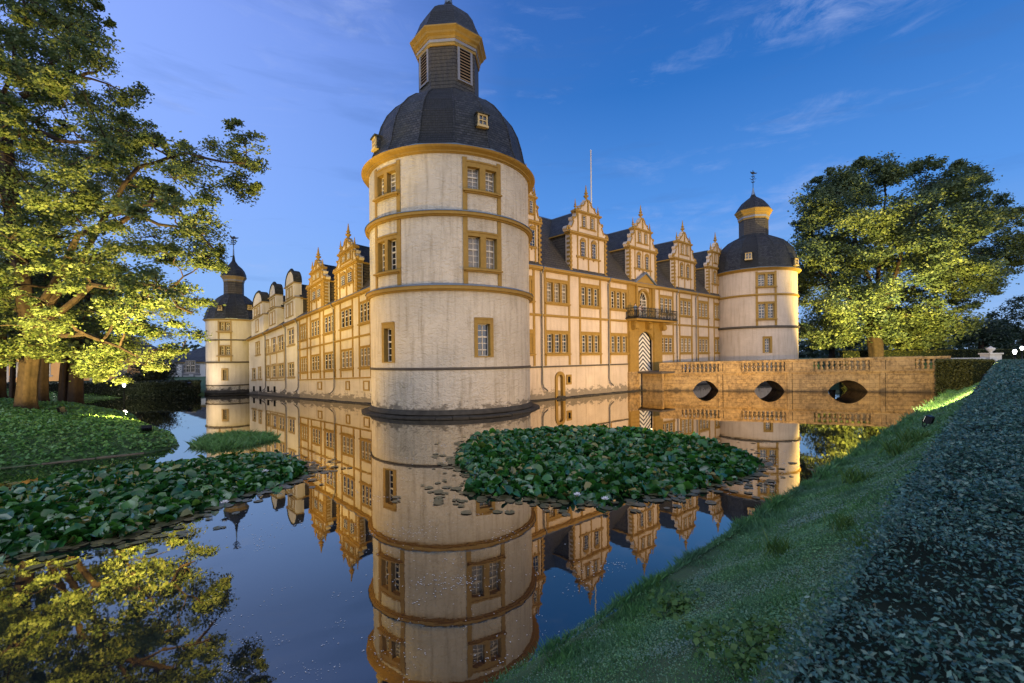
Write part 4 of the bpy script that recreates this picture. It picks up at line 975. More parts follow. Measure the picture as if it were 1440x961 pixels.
flood((-26.5, 17.2, G(-26.5, 17.2) + .5), (-30, 28, 16), 25000, (1, .70, .2), 125, 'added floodlight out of view by the stone edging, evening the light on the chestnut')  # second chestnut lamp, added out of frame to even the crown's light
flood((-17.4, 21.6, G(-17.4, 21.3) + .6), (-4, 37, 15), 2500, WARM, 60, fixture=False)
p = (55, 52.5); flood((p[0], p[1], G(*p) + .6), (56, 76, 16), 135000, (1, .72, .2), 100, 'floodlight behind the bridge hedge lighting the big right tree')
flood((p0f.x, p0f.y, G(p0f.x, p0f.y) + .95), (28, 50, 1.8), 11000, (1, .66, .28), 110, fixture=False)
flood((p0f.x - .2, p0f.y, G(p0f.x, p0f.y) + 1.0), (45.5, 46, 2.4), 4500, (1, .76, .2), 55, fixture=False)
flood((-37, 51.5, 1.6), (-36, 60, 6), 450, (1, .75, .45), 110, 'floodlight on the far bank beside the small left tower')

# ================================================================== TREES
def inpoly(px, py, pg):
    ins = False; n = len(pg)
    for i in range(n):
        (x1, y1), (x2, y2) = pg[i], pg[(i + 1) % n]
        if (y1 > py) != (y2 > py) and px < (x2 - x1) * (py - y1) / (y2 - y1) + x1: ins = not ins
    return ins
def edged(px, py, pg):
    d = 1e9; n = len(pg)
    for i in range(n):
        a, b = Vector(pg[i]), Vector(pg[(i + 1) % n]); ab = b - a; t = max(0, min(1, (Vector((px, py)) - a).dot(ab) / ab.length_squared)); d = min(d, (Vector((px, py)) - a - ab * t).length)
    return d
def crown_clumps(pg, Y, n, rmin, rmax, thick, rnd, sep=.75):
    x0, x1 = min(p[0] for p in pg), max(p[0] for p in pg); y0, y1 = min(p[1] for p in pg), max(p[1] for p in pg); out = []; tries = 0
    while len(out) < n and tries < 60000:
        tries += 1; px, py = rnd.uniform(x0, x1), rnd.uniform(y0, y1)
        if not inpoly(px, py, pg): continue
        e = edged(px, py, pg); r = min(rnd.uniform(rmin, rmax), max(e * 1.05, rmin * .7))
        if e < r * .55: continue
        D = Y + rnd.uniform(-1, 1) * thick * min(1, e / (rmax * 2.2))
        p = at(px, py, D); R = r / F * D
        if any((p - q).length < (R + Q) * .5 * sep for q, Q in out): continue
        out.append((p, R))
    return out
def make_tree(name, label, base, trunk, clumps, leaf, nper, mat, bark, limbs, rnd, group=None, tr=.8, flat=.75, cat='tree', up=.4, limbr=.2, seed=1, sig=.26, sub=9):
    rng = np.random.default_rng(seed)
    T = empty(name, base, label, cat, group); B = Vector(base)
    q = MB(); n = len(trunk); pts = [Vector(p) for p, r in trunk]; rad = [r for p, r in trunk]
    rings = []; ns = 20
    for i, (p, r) in enumerate(trunk):
        ring = []
        for j in range(ns):
            th = 2 * PI * j / ns; fl = 1 + (.16 * math.sin(th * 5 + i * .25) + .08 * math.sin(th * 9 + i)) * (1.6 if i == 0 else 1)
            ring.append(q.pt((p[0] + r * fl * math.cos(th), p[1] + r * fl * math.sin(th), p[2])))
        rings.append(ring)
    for i in range(n - 1):
        for j in range(ns): q.face((rings[i][j], rings[i][(j + 1) % ns], rings[i + 1][(j + 1) % ns], rings[i + 1][j]), bark)
    q.face(rings[-1], bark); q.build('trunk', T, smooth=True)
    # limbs: the given polylines, then a branch from the nearest limb point to every clump
    q = MB(); nodes = [(pts[-1], rad[-1] * .6), (pts[-2], rad[-2] * .6)]
    for lm in limbs:
        lp = [Vector(p) for p in lm]; m = len(lp); rr = [limbr * (1 - .75 * i / (m - 1)) for i in range(m)]
        fine = []; fr_ = []
        for i in range(m - 1):
            for k in range(3):
                t = k / 3; fine.append(lp[i].lerp(lp[i + 1], t) + Vector((rnd.gauss(0, .1), rnd.gauss(0, .1), rnd.gauss(0, .1))) * (1 if k else 0)); fr_.append(rr[i] * (1 - t) + rr[i + 1] * t)
        fine.append(lp[-1]); fr_.append(rr[-1]); q.tube(fine, fr_, 7, bark); nodes += list(zip(fine, fr_))
    order = sorted(clumps, key=lambda c: min((c[0] - nd[0]).length for nd in nodes))
    Pts = []
    for (c, R) in order:
        best = min(nodes, key=lambda nd: (nd[0] - c).length + (0 if nd[0].z < c.z + R else 4)); a = best[0]; Ln = (c - a).length
        k = 5; mid = []
        for i in range(k + 1):
            t = i / k; p = a.lerp(c, t); s = math.sin(PI * t); mid.append(p + Vector((rnd.gauss(0, .06), rnd.gauss(0, .06), .08)) * Ln * s)
        r0 = max(.03, min(best[1] * .75, .03 + .022 * Ln + R * .03)); q.tube(mid, [r0 * (1 - .7 * i / k) for i in range(k + 1)], 5, bark)
        nodes += [(mid[i], r0 * (1 - .7 * i / k)) for i in range(2, k + 1)]
        cn = int(nper * min(1.6, R * R / 4 + .25)); ns_ = max(3, int(sub * min(1.5, R / 2 + .3)))
        u = rng.normal(size=(ns_, 3)); u /= np.linalg.norm(u, axis=1, keepdims=True); u *= (rng.uniform(.25, 1, (ns_, 1)) ** .5) * R; u[:, 2] *= flat
        sc = np.array(c) + u
        for s_ in sc[: 7]:
            e = Vector(s_); m_ = c.lerp(e, .5) + Vector((rnd.gauss(0, .1), rnd.gauss(0, .1), .1)) * R; q.tube([c, m_, e], [r0 * .3 + .01, .02, .008], 3, bark, False)
        idx = rng.integers(0, ns_, cn); off = rng.normal(size=(cn, 3)) * R * sig; off[:, 2] = off[:, 2] * .55 - .25 * (off[:, 0] ** 2 + off[:, 1] ** 2) / (R * sig + .01) * .3
        Pts.append(sc[idx] + off)
    q.build('branches', T)
    P_ = np.concatenate(Pts); v, f, r = leaves(P_, leaf, up, .62, rng)
    np_mesh('crown', v, f, mat, r, T, origin=B)
    return T
M['leafL'] = m_leaf('chestnut_leaves', (.07, .13, .04), (.17, .20, .07), (.11, .155, .055), .35)
M['leafR'] = m_leaf('park_tree_leaves', (.07, .11, .04), (.16, .20, .07), (.06, .10, .06), .3)
M['leafD'] = m_leaf('dark_leaves', (.02, .04, .03), (.045, .07, .04), None, .2)
M['leafF'] = m_leaf('fir_needles', (.012, .022, .018), (.03, .045, .03), None, .1)
rnd = random.Random(11)
YL = 27.5
bz_ = G(-29, 27.5)
tb = onz(38, 573, 1.3); tb = Vector((tb.x, tb.y, G(tb.x, tb.y)))
YL = tb.y
pgL = [(-140, -120), (100, -120), (140, 5), (170, 40), (188, 52), (160, 85), (192, 95), (206, 125), (196, 165), (225, 172), (232, 195), (262, 200), (272, 168), (300, 158), (335, 168), (362, 188), (375, 236), (366, 268), (345, 285), (332, 300), (315, 330), (325, 352), (318, 384), (296, 402), (292, 430), (272, 446), (290, 468), (284, 492), (255, 500), (238, 515), (215, 532), (185, 530), (165, 548), (130, 536), (100, 522), (60, 505), (20, 510), (-10, 545), (-140, 560)]
cl = crown_clumps(pgL, YL, 470, 10, 30, 8, rnd, .42)
tk = [((tb.x, tb.y, tb.z - .3), .62), ((tb.x, tb.y, tb.z + .3), .5), ((tb.x + .1, tb.y, tb.z + 1.6), .42), ((tb.x + .3, tb.y, tb.z + 3.4), .42), ((tb.x + .2, tb.y, tb.z + 5.5), .42), ((tb.x - .3, tb.y, tb.z + 9), .38), ((tb.x - .8, tb.y, tb.z + 13), .32), ((tb.x - 1.2, tb.y, tb.z + 18), .25)]
def A_(*pp, Y=YL): return [at(x, y, Y + dy) for x, y, dy in pp]
limbs = [A_((45, 480, 0), (90, 400, -1), (150, 300, -2), (195, 235, -2), (260, 215, -2), (345, 230, -2)), A_((35, 420, 0), (10, 300, 0), (0, 190, 0), (10, 120, -1), (35, 40, -1), (30, -40, -1)), A_((8, 185, -1), (55, 185, -2), (100, 200, -2), (150, 200, -2)), A_((35, 110, -1), (60, 100, -1), (95, 68, -1)), A_((30, 135, -1), (75, 120, -1), (110, 108, -2), (145, 92, -2)),
         A_((50, 460, 0), (130, 400, -3), (210, 400, -4), (270, 440, -4)), A_((50, 440, 0), (110, 330, -3), (190, 300, -4), (290, 330, -4)), A_((45, 450, 0), (-40, 380, 2), (-110, 300, 2)), A_((50, 450, 0), (90, 380, 4), (160, 350, 5)), A_((160, 300, -3), (240, 280, -3), (300, 350, -3)), A_((45, 470, 0), (120, 470, -4), (190, 500, -4)), A_((12, 150, -1), (-60, 60, 0), (-100, -40, 0))]
cl = [c for c in cl if c[0].z < 19 or rnd.random() < .85]
make_tree('chestnut_tree', 'huge spreading chestnut with a fissured trunk, golden floodlit lower leaves', (tb.x, tb.y, tb.z), tk, cl, .18, 1150, M['leafL'], M['bark'], limbs, rnd, 'trees round the moat', limbr=.2, seed=3, sig=.30, sub=8)
# trees behind it: their trunks show below the crown
for i, (px, py, Yq, r, lab) in enumerate(((60, 567, 35, .36, 'dark thick trunked tree just right of the big chestnut trunk'), (92, 561, 40, .45, 'slim dark tree second behind the chestnut, left of the lamp glow'), (107, 563, 39, .5, 'dark leaning tree third behind the chestnut'), (17.5, 566, 40, .2, 'very thin dark tree left of the chestnut trunk'), (-4, 566, 37, .55, 'dark tree cut by the left picture edge'))):
    p = at(px, py, Yq); gz = G(p.x, p.y); p = Vector((p.x, p.y, gz))
    pg = [(px - 90, 380), (px, 340), (px + 90, 380), (px + 100, 470), (px + 60, 515), (px, 505), (px - 60, 515), (px - 100, 470)]
    cc = crown_clumps(pg, Yq + 2, 22, 20, 38, 3, rnd, .7)
    make_tree('park_tree', lab, (p.x, p.y, gz), [((p.x, p.y, gz - .2), r * 1.35), ((p.x, p.y, gz + .5), r), ((p.x + .1, p.y, gz + 3), r * .85), ((p.x + .4, p.y, gz + 7), r * .6), ((p.x + .3, p.y, gz + 10), r * .3)], cc, .42, 200, M['leafD'], M['barkdark'], [], rnd, 'trees round the moat', seed=20 + i)
# dark fir shrub in front of the white lodge
def shrub(name, label, base, w, h, n, mat, leaf, seed, cat='shrub', group=None, droop=.0, aspect=.3, bushy=1.0):
    rng = np.random.default_rng(seed); T = empty(name, base, label, cat, group); q = MB(); R_ = random.Random(seed)
    P = []; B = Vector(base); ns = 26
    for i in range(ns):
        a = R_.uniform(0, 2 * PI); rr = R_.uniform(.3, 1) * w / 2; zt_ = h * R_.uniform(.35, 1) * (1.15 - rr / w); tip = B + Vector((math.cos(a) * rr, math.sin(a) * rr, zt_))
        s = B + Vector((math.cos(a) * .1, math.sin(a) * .1, 0)); m_ = s.lerp(tip, .55) + Vector((0, 0, .12 * h)); q.tube([s, m_, tip], [.05, .035, .01], 4, M['barkdark'], False)
        for k in range(n // ns):
            t = R_.uniform(.15, 1.02); p = s.lerp(m_, t * 2) if t < .5 else m_.lerp(tip, t * 2 - 1); sp = .09 * w * bushy; P.append((p.x + R_.gauss(0, sp), p.y + R_.gauss(0, sp), max(base[2] + .05, p.z + R_.gauss(0, sp * .7))))
    q.build('stem', T); v, f, r = leaves(np.array(P), leaf, .3, aspect, rng, droop); np_mesh('foliage', v, f, mat, r, T, origin=B); return T
p = at(222, 548, 56); shrub('yew_shrub', 'dark spiky yew in front of the white lodge left of the small tower', (p.x, p.y, G(p.x, p.y)), 5.2, 4.2, 5200, M['leafF'], .34, 5)
p = at(185, 549, 54); shrub('yew_shrub', 'low dark yew under the chestnut branches left of the spiky yew', (p.x, p.y, G(p.x, p.y)), 4.2, 2.6, 3500, M['leafF'], .3, 6)

# right tree group
YR = 78; tb = at(1234, 498, YR); tb.z = G(tb.x, tb.y)
pgR = [(1108, 345), (1112, 300), (1128, 262), (1160, 240), (1200, 222), (1240, 216), (1268, 236), (1302, 214), (1332, 232), (1362, 220), (1395, 245), (1402, 268), (1440, 282), (1446, 350), (1436, 392), (1408, 412), (1392, 420), (1366, 436), (1384, 462), (1360, 486), (1300, 492), (1225, 488), (1160, 494), (1116, 488), (1104, 420)]
cl = crown_clumps(pgR, YR, 290, 9, 27, 14, rnd, .5)
A2 = lambda *pp: A_(*pp, Y=YR)
limbs = [A2((1233, 450, 0), (1225, 400, 0), (1205, 340, -1), (1190, 290, 0)), A2((1233, 450, 0), (1262, 380, -2), (1280, 320, -2), (1300, 260, 0)), A2((1230, 440, 0), (1180, 410, -3), (1140, 370, -2)), A2((1236, 440, 0), (1290, 400, -2), (1350, 360, 0), (1400, 320, 0)), A2((1232, 430, 0), (1240, 340, 2), (1245, 250, 2)), A2((1236, 450, 0), (1300, 440, -3), (1350, 450, -3))]
make_tree('park_tree', 'enormous round crowned tree beyond the bridge, partly floodlit yellow', (tb.x, tb.y, tb.z), [((tb.x, tb.y, tb.z - .3), 1.7), ((tb.x, tb.y, tb.z + .7), 1.1), ((tb.x - .1, tb.y, tb.z + 3), .95), ((tb.x - .4, tb.y, tb.z + 7), 1.0), ((tb.x - 1.2, tb.y, tb.z + 11), .75), ((tb.x - 2, tb.y, tb.z + 16), .5)], cl, .42, 560, M['leafR'], M['bark'], limbs, rnd, 'trees round the moat', limbr=.4, seed=4, sig=.3, sub=9)
for i, (pg, Yq, n, lab, tpx) in enumerate((([(1386, 470), (1392, 435), (1410, 418), (1440, 414), (1500, 425), (1520, 490), (1388, 492)], 120, 30, 'dark blue green tree at the far right picture edge', 1440),
                                           ([(1330, 488), (1345, 455), (1380, 440), (1410, 452), (1425, 489)], 105, 16, 'low dark tree between the great crowned tree and the far right tree', 1380),
                                           ([(1128, 495), (1130, 455), (1160, 440), (1200, 450), (1215, 495)], 98, 18, 'dense dark tree just right of the gate wing tower', 1170),
                                           ([(1245, 494), (1255, 450), (1290, 440), (1325, 455), (1335, 494)], 100, 18, 'dense dark tree behind the bridge right of the great trunk', 1290))):
    p = at(tpx, 496, Yq); gz = G(p.x, p.y)
    make_tree('park_tree', lab, (p.x, p.y, gz), [((p.x, p.y, gz - .2), .7), ((p.x, p.y, gz + 1), .5), ((p.x, p.y, gz + 4), .4), ((p.x, p.y, gz + 7), .25)], crown_clumps(pg, Yq, n, 10, 22, 4, rnd, .55), .6, 230, M['leafD'], M['barkdark'], [], rnd, 'trees round the moat', seed=40 + i)
# far-off wood closing the horizon
rng = np.random.default_rng(9); Pw = []
for ang in np.linspace(-75, 75, 170):
    th = math.radians(ang); dd = rng.uniform(210, 260); c = np.array([math.sin(th) * dd, math.cos(th) * dd, 0]); hh = rng.uniform(5, 13)
    u = rng.normal(size=(260, 3)); u /= np.linalg.norm(u, axis=1, keepdims=True); Pw.append(c + u * np.array([7, 7, hh * .6]) * rng.uniform(.6, 1, (260, 1)) + np.array([0, 0, hh * .5 + 1]))
v, f, r = leaves(np.concatenate(Pw), 1.7, .3, .8, rng); np_mesh('far_woods', v, f, M['leafD'], r, kind='stuff', label='far dark woods along the horizon')

# ================================================================== HEDGES
def hedge(name, label, path, w, zb, zt, n, leaf, mat, seed, zfun=None, dens=None):
    rng = np.random.default_rng(seed); q = MB(); pts = [np.array(p, float) for p in path]
    T = empty(name, (pts[0][0], pts[0][1], 0), label, 'hedge')
    for a, b_ in zip(pts[:-1], pts[1:]):
        d = (b_ - a) / np.linalg.norm(b_ - a); nn = np.array([d[1], -d[0]]) * w
        z0a, z0b = (zb, zb) if zfun is None else (zfun(*a), zfun(*b_))
        co = [(a, z0a), (b_, z0b), (b_ + nn, z0b), (a + nn, z0a)]
        lo = [q.pt((c[0], c[1], z - .3)) for c, z in co]; hi = [q.pt((c[0], c[1], zt - .04)) for c, z in co]
        q.face(hi, M['hedgecore']); 
        for i in range(4): q.face((lo[i], lo[(i + 1) % 4], hi[(i + 1) % 4], hi[i]), M['hedgecore'])
    q.build('core', T); return T
M['hedgecore'] = m_flat('hedge_core', (.010, .016, .010), .95, 0, .1, .5, 9)
M['hedge'] = m_leaf('hedge_leaves', (.012, .055, .045), (.085, .19, .15), None, .15, .32, .6)
M['hedgeY'] = m_leaf('hedge_leaves_olive', (.05, .06, .02), (.10, .11, .03), None, .15)
# the long clipped hedge running away on the right
P0 = np.array([.57, .96]) * 1.0; hd = np.array([(1411 - 720) / 630, 1.0]); hd /= np.linalg.norm(hd); hn = np.array([hd[1], -hd[0]]); ZT = CAMH - .62
P0 = np.array([onz(1098, 955, ZT).x, onz(1098, 955, ZT).y])
T = hedge('clipped_hedge', 'long flat topped clipped hedge in the right foreground, dark teal', [P0 - hd * 6, P0 + hd * 62], 5.0, 2.4, ZT, 0, 0, None, 1, zfun=lambda x, y: 1.2)
rng = np.random.default_rng(31); Ps, Ss = [], []
for t0, t1, n, sz, w0 in ((-1.0, 1.5, 130000, .014, 2.6), (1.5, 4, 140000, .022, 4), (4, 9, 100000, .032, 5), (9, 20, 70000, .06, 5), (20, 62, 60000, .12, 5)):
    t = rng.uniform(t0, t1, n); w = rng.uniform(0, w0, n); k = rng.uniform(0, 1, n) < .22; w = np.where(k, rng.normal(0, .03, n), w)
    lump = np.sin(t * 7 + w * 3) * .022 + np.sin(w * 9 - t * 4) * .018 + np.sin(t * 17 + 2 + np.sin(w * 5)) * .02 + np.sin(t * 31 + w * 11) * .014
    z = ZT + rng.uniform(-.07, .03, n) + lump; z = np.where(k, ZT - rng.uniform(0, .55, n), z)
    P = P0 + t[:, None] * hd + w[:, None] * hn; Ps.append(np.column_stack([P, z])); Ss.append(np.full(n, sz))
v, f, r = leaves(np.concatenate(Ps), np.concatenate(Ss), .25, .45, rng); np_mesh('foliage', v, f, M['hedge'], r, T, origin=(P0 - hd * 6).tolist() + [0])
def box_hedge(label, a, b_, w, zt, n, leaf, mat, seed, sag=0):
    T = hedge('clipped_hedge', label, [a, b_], w, 0, zt, 0, 0, None, seed, zfun=lambda x, y: -.1); rng = np.random.default_rng(seed)
    a, b_ = np.array(a), np.array(b_); Ln = np.linalg.norm(b_ - a); d = (b_ - a) / Ln; nn = np.array([d[1], -d[0]])
    t = rng.uniform(-.1, Ln + .1, n); side = rng.uniform(0, 1, n); ww = np.where(side < .4, rng.uniform(0, w, n), np.where(side < .8, w + rng.normal(0, .06, n), rng.normal(0, .06, n)))
    z = np.where(side < .4, zt + rng.normal(0, .05, n), rng.uniform(0, zt, n)); e = (side > .9); t = np.where(e, np.where(rng.uniform(0, 1, n) < .5, 0, Ln), t); ww = np.where(e, rng.uniform(0, w, n), ww)
    P = a + t[:, None] * d + ww[:, None] * nn; v, f, r = leaves(np.column_stack([P, z]), leaf, .3, .6, rng); np_mesh('foliage', v, f, mat, r, T, origin=(a[0], a[1], 0)); return T
a = BP.P(sB + .1, .9, 0); b2 = at(1399, 520, 42)
box_hedge('short block hedge at the end of the bridge, half lit yellow', (a[0], a[1]), (b2.x, b2.y), 2.0, CAMH - .62, 14000, .16, M['hedgeY'], 8)
box_hedge('low dark hedge on the far bank between lodge and water', (-60, 50.9), (-38.2, 54.9), 1.6, 1.75, 16000, .2, M['leafF'], 9)
box_hedge('long dark hedge line across the park beyond the bridge', (at(1180, 495, 84).x, 84), (at(1500, 490, 76).x, 76), 2.0, CAMH + .7, 16000, .3, M['hedgeY'], 10)

# ================================================================== GROUND PLANTS
M['grass'] = m_leaf('bank_grass', (.05, .17, .06), (.14, .32, .09), (.09, .21, .11), .25, .5, .4, .8)
M['clover'] = m_leaf('bank_clover', (.08, .21, .08), (.17, .35, .12), (.17, .27, .19), .2, .4, .5, .9)
M['ivy'] = m_leaf('ground_ivy', (.07, .19, .05), (.16, .34, .08), (.12, .25, .07), .2, .4, .5, .5)
M['lily'] = m_leaf('lily_leaves', (.008, .055, .008), (.06, .20, .02), (.02, .10, .02), .12, .22, .75, 2.2, .045)
M['lilyflat'] = m_leaf('floating_lily_pads', (.09, .09, .04), (.16, .13, .06), None, .1, .35, .6, 1)
M['debris'] = m_flat('floating_petals', (.62, .60, .55), .6)
def blades(P, h, w, rng, lean=.5):
    n = len(P); th = rng.uniform(0, 2 * PI, n); s = np.column_stack([np.cos(th), np.sin(th), np.zeros(n)]); la = rng.uniform(0, 2 * PI, n); ll = rng.uniform(.1, lean, n)
    hh = h * rng.uniform(.5, 1.4, n); tip = P + np.column_stack([np.cos(la) * ll * hh, np.sin(la) * ll * hh, hh]); ww = (w * rng.uniform(.7, 1.3, n))[:, None]
    mid = P + (tip - P) * .5 + np.array([0, 0, .12]) * hh[:, None]
    v = np.stack([P - s * ww, P + s * ww, mid + s * ww * .7, tip], 1)
    return v.reshape(-1, 3), np.arange(n * 4).reshape(n, 4), np.repeat(rng.uniform(0, 1, n), 4)
rng = np.random.default_rng(77); VV, FF, RR_, off = [], [], [], 0
CV, CF, CR, coff = [], [], [], 0
for t0, t1, n, h, w in ((-6, 0, 56000, .04, .0035), (0, 5, 100000, .045, .0045), (5, 12, 90000, .065, .007), (12, 26, 70000, .09, .014), (26, 60, 50000, .12, .03)):
    t = rng.uniform(t0, t1, n); o = rng.uniform(-.15, 4.8, n); tuft = np.sin(t * 2.1 + o * 1.3) * np.sin(o * 2.7 - t * .9) + np.sin(t * 5.3) * np.sin(o * 4.1 + 1) * .6
    P = BL0 + t[:, None] * BD + o[:, None] * BN; z = hgt(P[:, 0], P[:, 1]); hh = h * (1 + .5 * np.clip(tuft, -.8, 1.5)) * (1 + 1.3 * np.exp(-np.maximum(o, 0) / .35))
    v, f, r = blades(np.column_stack([P, z - .01]), hh, w, rng, .9); VV.append(v); FF.append(f + off); RR_.append(r); off += len(v)
    m_ = int(n * .8); k = tuft[:m_] > -1.3; Q = np.column_stack([P, z + h * .35])[:m_][k]; Q = Q + rng.normal(size=Q.shape) * np.array([.03, .03, h * .2])
    v, f, r = leaves(Q, w * 4.6, .9, .9, rng); CV.append(v); CF.append(f + coff); CR.append(r); coff += len(v)
np_mesh('bank_grass', np.concatenate(VV), np.concatenate(FF), M['grass'], np.concatenate(RR_), kind='stuff', label='short grass covering the sloping moat bank')
np_mesh('bank_clover', np.concatenate(CV), np.concatenate(CF), M['clover'], np.concatenate(CR), kind='stuff', label='clover and small weeds among the bank grass')
# bigger weed plants on the bank
M['weed'] = m_leaf('weed_leaves', (.05, .13, .03), (.12, .22, .05), None, .3)
weeds = [(1005, 905, 2, 'broad leaved'), (1085, 900, 2, 'broad leaved'), (1060, 935, 2, 'broad leaved'), (1192, 745, 1, 'grassy'), (1210, 680, 1, 'grassy'), (1225, 770, 1, 'grassy'), (1100, 780, 1, 'grassy'), (1290, 625, 1, 'grassy'), (1270, 640, 1, 'grassy'), (960, 860, 2, 'broad leaved')]
wl = ['low broad leaved weed patch at the bottom of the bank, leftmost', 'broad leaved weed clump close to the clipped hedge edge', 'broad leaved weed clump at the bottom picture edge', 'tall grass tuft on the mid bank', 'bright grass tuft on the upper bank by the hedge', 'grass tuft touching the hedge edge on the bank', 'small grass tuft low on the bank near the water', 'bright grass tuft at the top of the bank near the lit strip', 'small bright tuft beside the tuft near the lit strip', 'weed clump nearest the waterline at the bottom of the bank']
for i, (px, py, k, _) in enumerate(weeds):
    p = onz(px, py, 1.6)
    for _ in range(12): p = onz(px, py, G(p.x, p.y))
    rg = np.random.default_rng(100 + i); d = p.y; nb = 150
    if k == 1: 
        rr = .018 * d; P = np.column_stack([p.x + rg.normal(0, rr, nb), p.y + rg.normal(0, rr, nb), np.full(nb, p.z - .01)]); v, f, r = blades(P, .028 * d, .0011 * d, rg, .9)
    else:
        rr = .035 * d; P = np.column_stack([p.x + rg.normal(0, rr, 260), p.y + rg.normal(0, rr, 260), p.z + rg.uniform(0, .02 * d, 260)]); v, f, r = leaves(P, .016 * d, .8, .8, rg)
    np_mesh('weed_tuft', v, f, M['weed'], r, origin=tuple(p), label=wl[i], cat='weed', group='weeds on the moat bank')

# ivy on the peninsula and far-left bank
rng = np.random.default_rng(5); N0 = 150000; X = rng.uniform(-62, -15, N0); Y = 14 + 40 * rng.uniform(0, 1, N0) ** 1.7
d = sdist(X, Y); k = (d > .02); X, Y, d = X[k], Y[k], d[k]; z = hgt(X, Y); mound = (np.sin(X * 1.1 + 2) * np.sin(Y * 1.3) * .5 + .5) * .22 * np.clip(d, 0, 1)
P = np.column_stack([X, Y, z + mound * .6 + rng.uniform(0, .16, len(X))]); v, f, r = leaves(P, .16, .8, .85, rng)
np_mesh('ground_ivy', v, f, M['ivy'], r, kind='stuff', label='dense ivy carpet over the left peninsula')
# stone edging of the peninsula
T = empty('stone_edging', (-16, 20, 0), 'pale stone edging along the waterline of the ivy bank', 'edging'); pe = [(-16.0, 21.2), (-16.3, 19.8), (-18.8, 17.8), (-21, 16.3), (-30, 13.7), (-40, 10.9)]
M['edging'] = m_stone('edging_stone', (.2, .16, .11), .35, 4, .6, .8, False)
for a, b_ in zip(pe[:-1], pe[1:]):
    a, b_ = Vector((*a, 0)), Vector((*b_, 0)); ln = (b_ - a).length; n = max(1, int(ln / 1.5)); fr = Plane(a, b_)
    for i in range(n): q = MB(); q.box(fr, ln * i / n, ln * (i + 1) / n - .05, -.3 + random.uniform(-.04, .04), .02 + random.uniform(-.05, .05), -.3, .035 + random.uniform(-.03, .02), M['edging'], slope=.02); q.build('kerb_stone', T)

# ================================================================== WATER LILIES
def world_poly(px): return [(onz(x, y).x, onz(x, y).y) for x, y in px]
def lily(name, label, pxpoly, n, seed, R=.2, hmax=.42, edge=.55):
    rng = np.random.default_rng(seed); pg = world_poly(pxpoly); x0, x1 = min(p[0] for p in pg), max(p[0] for p in pg); y0, y1 = min(p[1] for p in pg), max(p[1] for p in pg)
    P = []; flat = []
    while len(P) + len(flat) < n:
        x, y = rng.uniform(x0, x1), rng.uniform(y0, y1); jx, jy = x + rng.normal(0, .12), y + rng.normal(0, .12)
        if not inpoly(jx, jy, pg): continue
        e = edged(x, y, pg); 
        if e < edge * rng.uniform(.2, 1.2): 
            if rng.uniform() < .55: flat.append((x, y, .012 + rng.uniform(0, .02)))
        else: P.append((x, y, .03 + hmax * min(1, (e - .3) / 1.6) * rng.uniform(.1, 1)))
    def discs(C, tilt, R, cup):
        C = np.array(C); n = len(C); K = 9; V = np.empty((n, K + 1, 3)); ax = rng.normal(size=(n, 3)) * tilt; ax[:, 2] = 1; ax /= np.linalg.norm(ax, axis=1, keepdims=True)
        u = np.cross(ax, rng.normal(size=(n, 3))); u /= np.linalg.norm(u, axis=1, keepdims=True); w = np.cross(ax, u); r = (R * rng.uniform(.5, 1.4, n))[:, None]; fold = (cup * rng.uniform(.2, 1.3, n))[:, None]
        V[:, 0] = C
        for k in range(K):
            th = .22 + (2 * PI - .44) * k / (K - 1); V[:, k + 1] = C + (u * math.cos(th) + w * math.sin(th) * .92) * r + ax * r * fold * (math.sin(th) ** 2 * 1.0)
        f = np.stack([np.column_stack([np.zeros(n), np.full(n, k + 1), np.full(n, k + 2)]) for k in range(K - 1)], 1).astype(int); f = f + (np.arange(n) * (K + 1))[:, None, None]
        rr = np.repeat(rng.uniform(0, 1, n), K + 1); return V.reshape(-1, 3), f.reshape(-1, 3), rr
    P = [(x, y, z + (rng.uniform(.05, .16) if rng.uniform() < .12 else 0)) for x, y, z in P]
    for _ in range(260):
        a = pg[rng.integers(0, len(pg))]; flat.append((a[0] + rng.normal(0, .7), a[1] + rng.normal(0, .5), .012 + rng.uniform(0, .012)))
    v, f, r = discs(P, .72, R, .8); 
    o = np_mesh(name, v, f, M['lily'], r, kind='stuff', label=label, smooth=True)
    v, f, r = discs(flat, .04, R * .8, .02); np_mesh('floating_pads', v, f, M['lilyflat'], r, kind='stuff', label='flat pads floating round ' + label.split(',')[0], smooth=True)
    return pg
pr = [(640, 640), (650, 622), (680, 611), (740, 606), (800, 602), (880, 604), (950, 611), (1000, 619), (1040, 632), (1068, 645), (1086, 657), (1072, 670), (1030, 682), (1000, 690), (950, 700), (900, 707), (850, 716), (790, 710), (740, 704), (690, 702), (650, 696), (632, 692), (655, 678), (648, 664), (626, 652)]
pl_ = [(-90, 720), (0, 697), (60, 676), (130, 664), (200, 658), (280, 648), (350, 640), (395, 641), (430, 650), (444, 662), (425, 678), (380, 690), (330, 705), (290, 722), (240, 740), (180, 760), (110, 772), (40, 782), (-90, 800)]
lily('water_lily_leaves', 'raised lily leaves in the middle of the moat, right patch', pr, 6600, 1, .155, .15)
lily('water_lily_leaves', 'raised lily leaves near the ivy bank, left patch', pl_, 5600, 2, .15, .14)
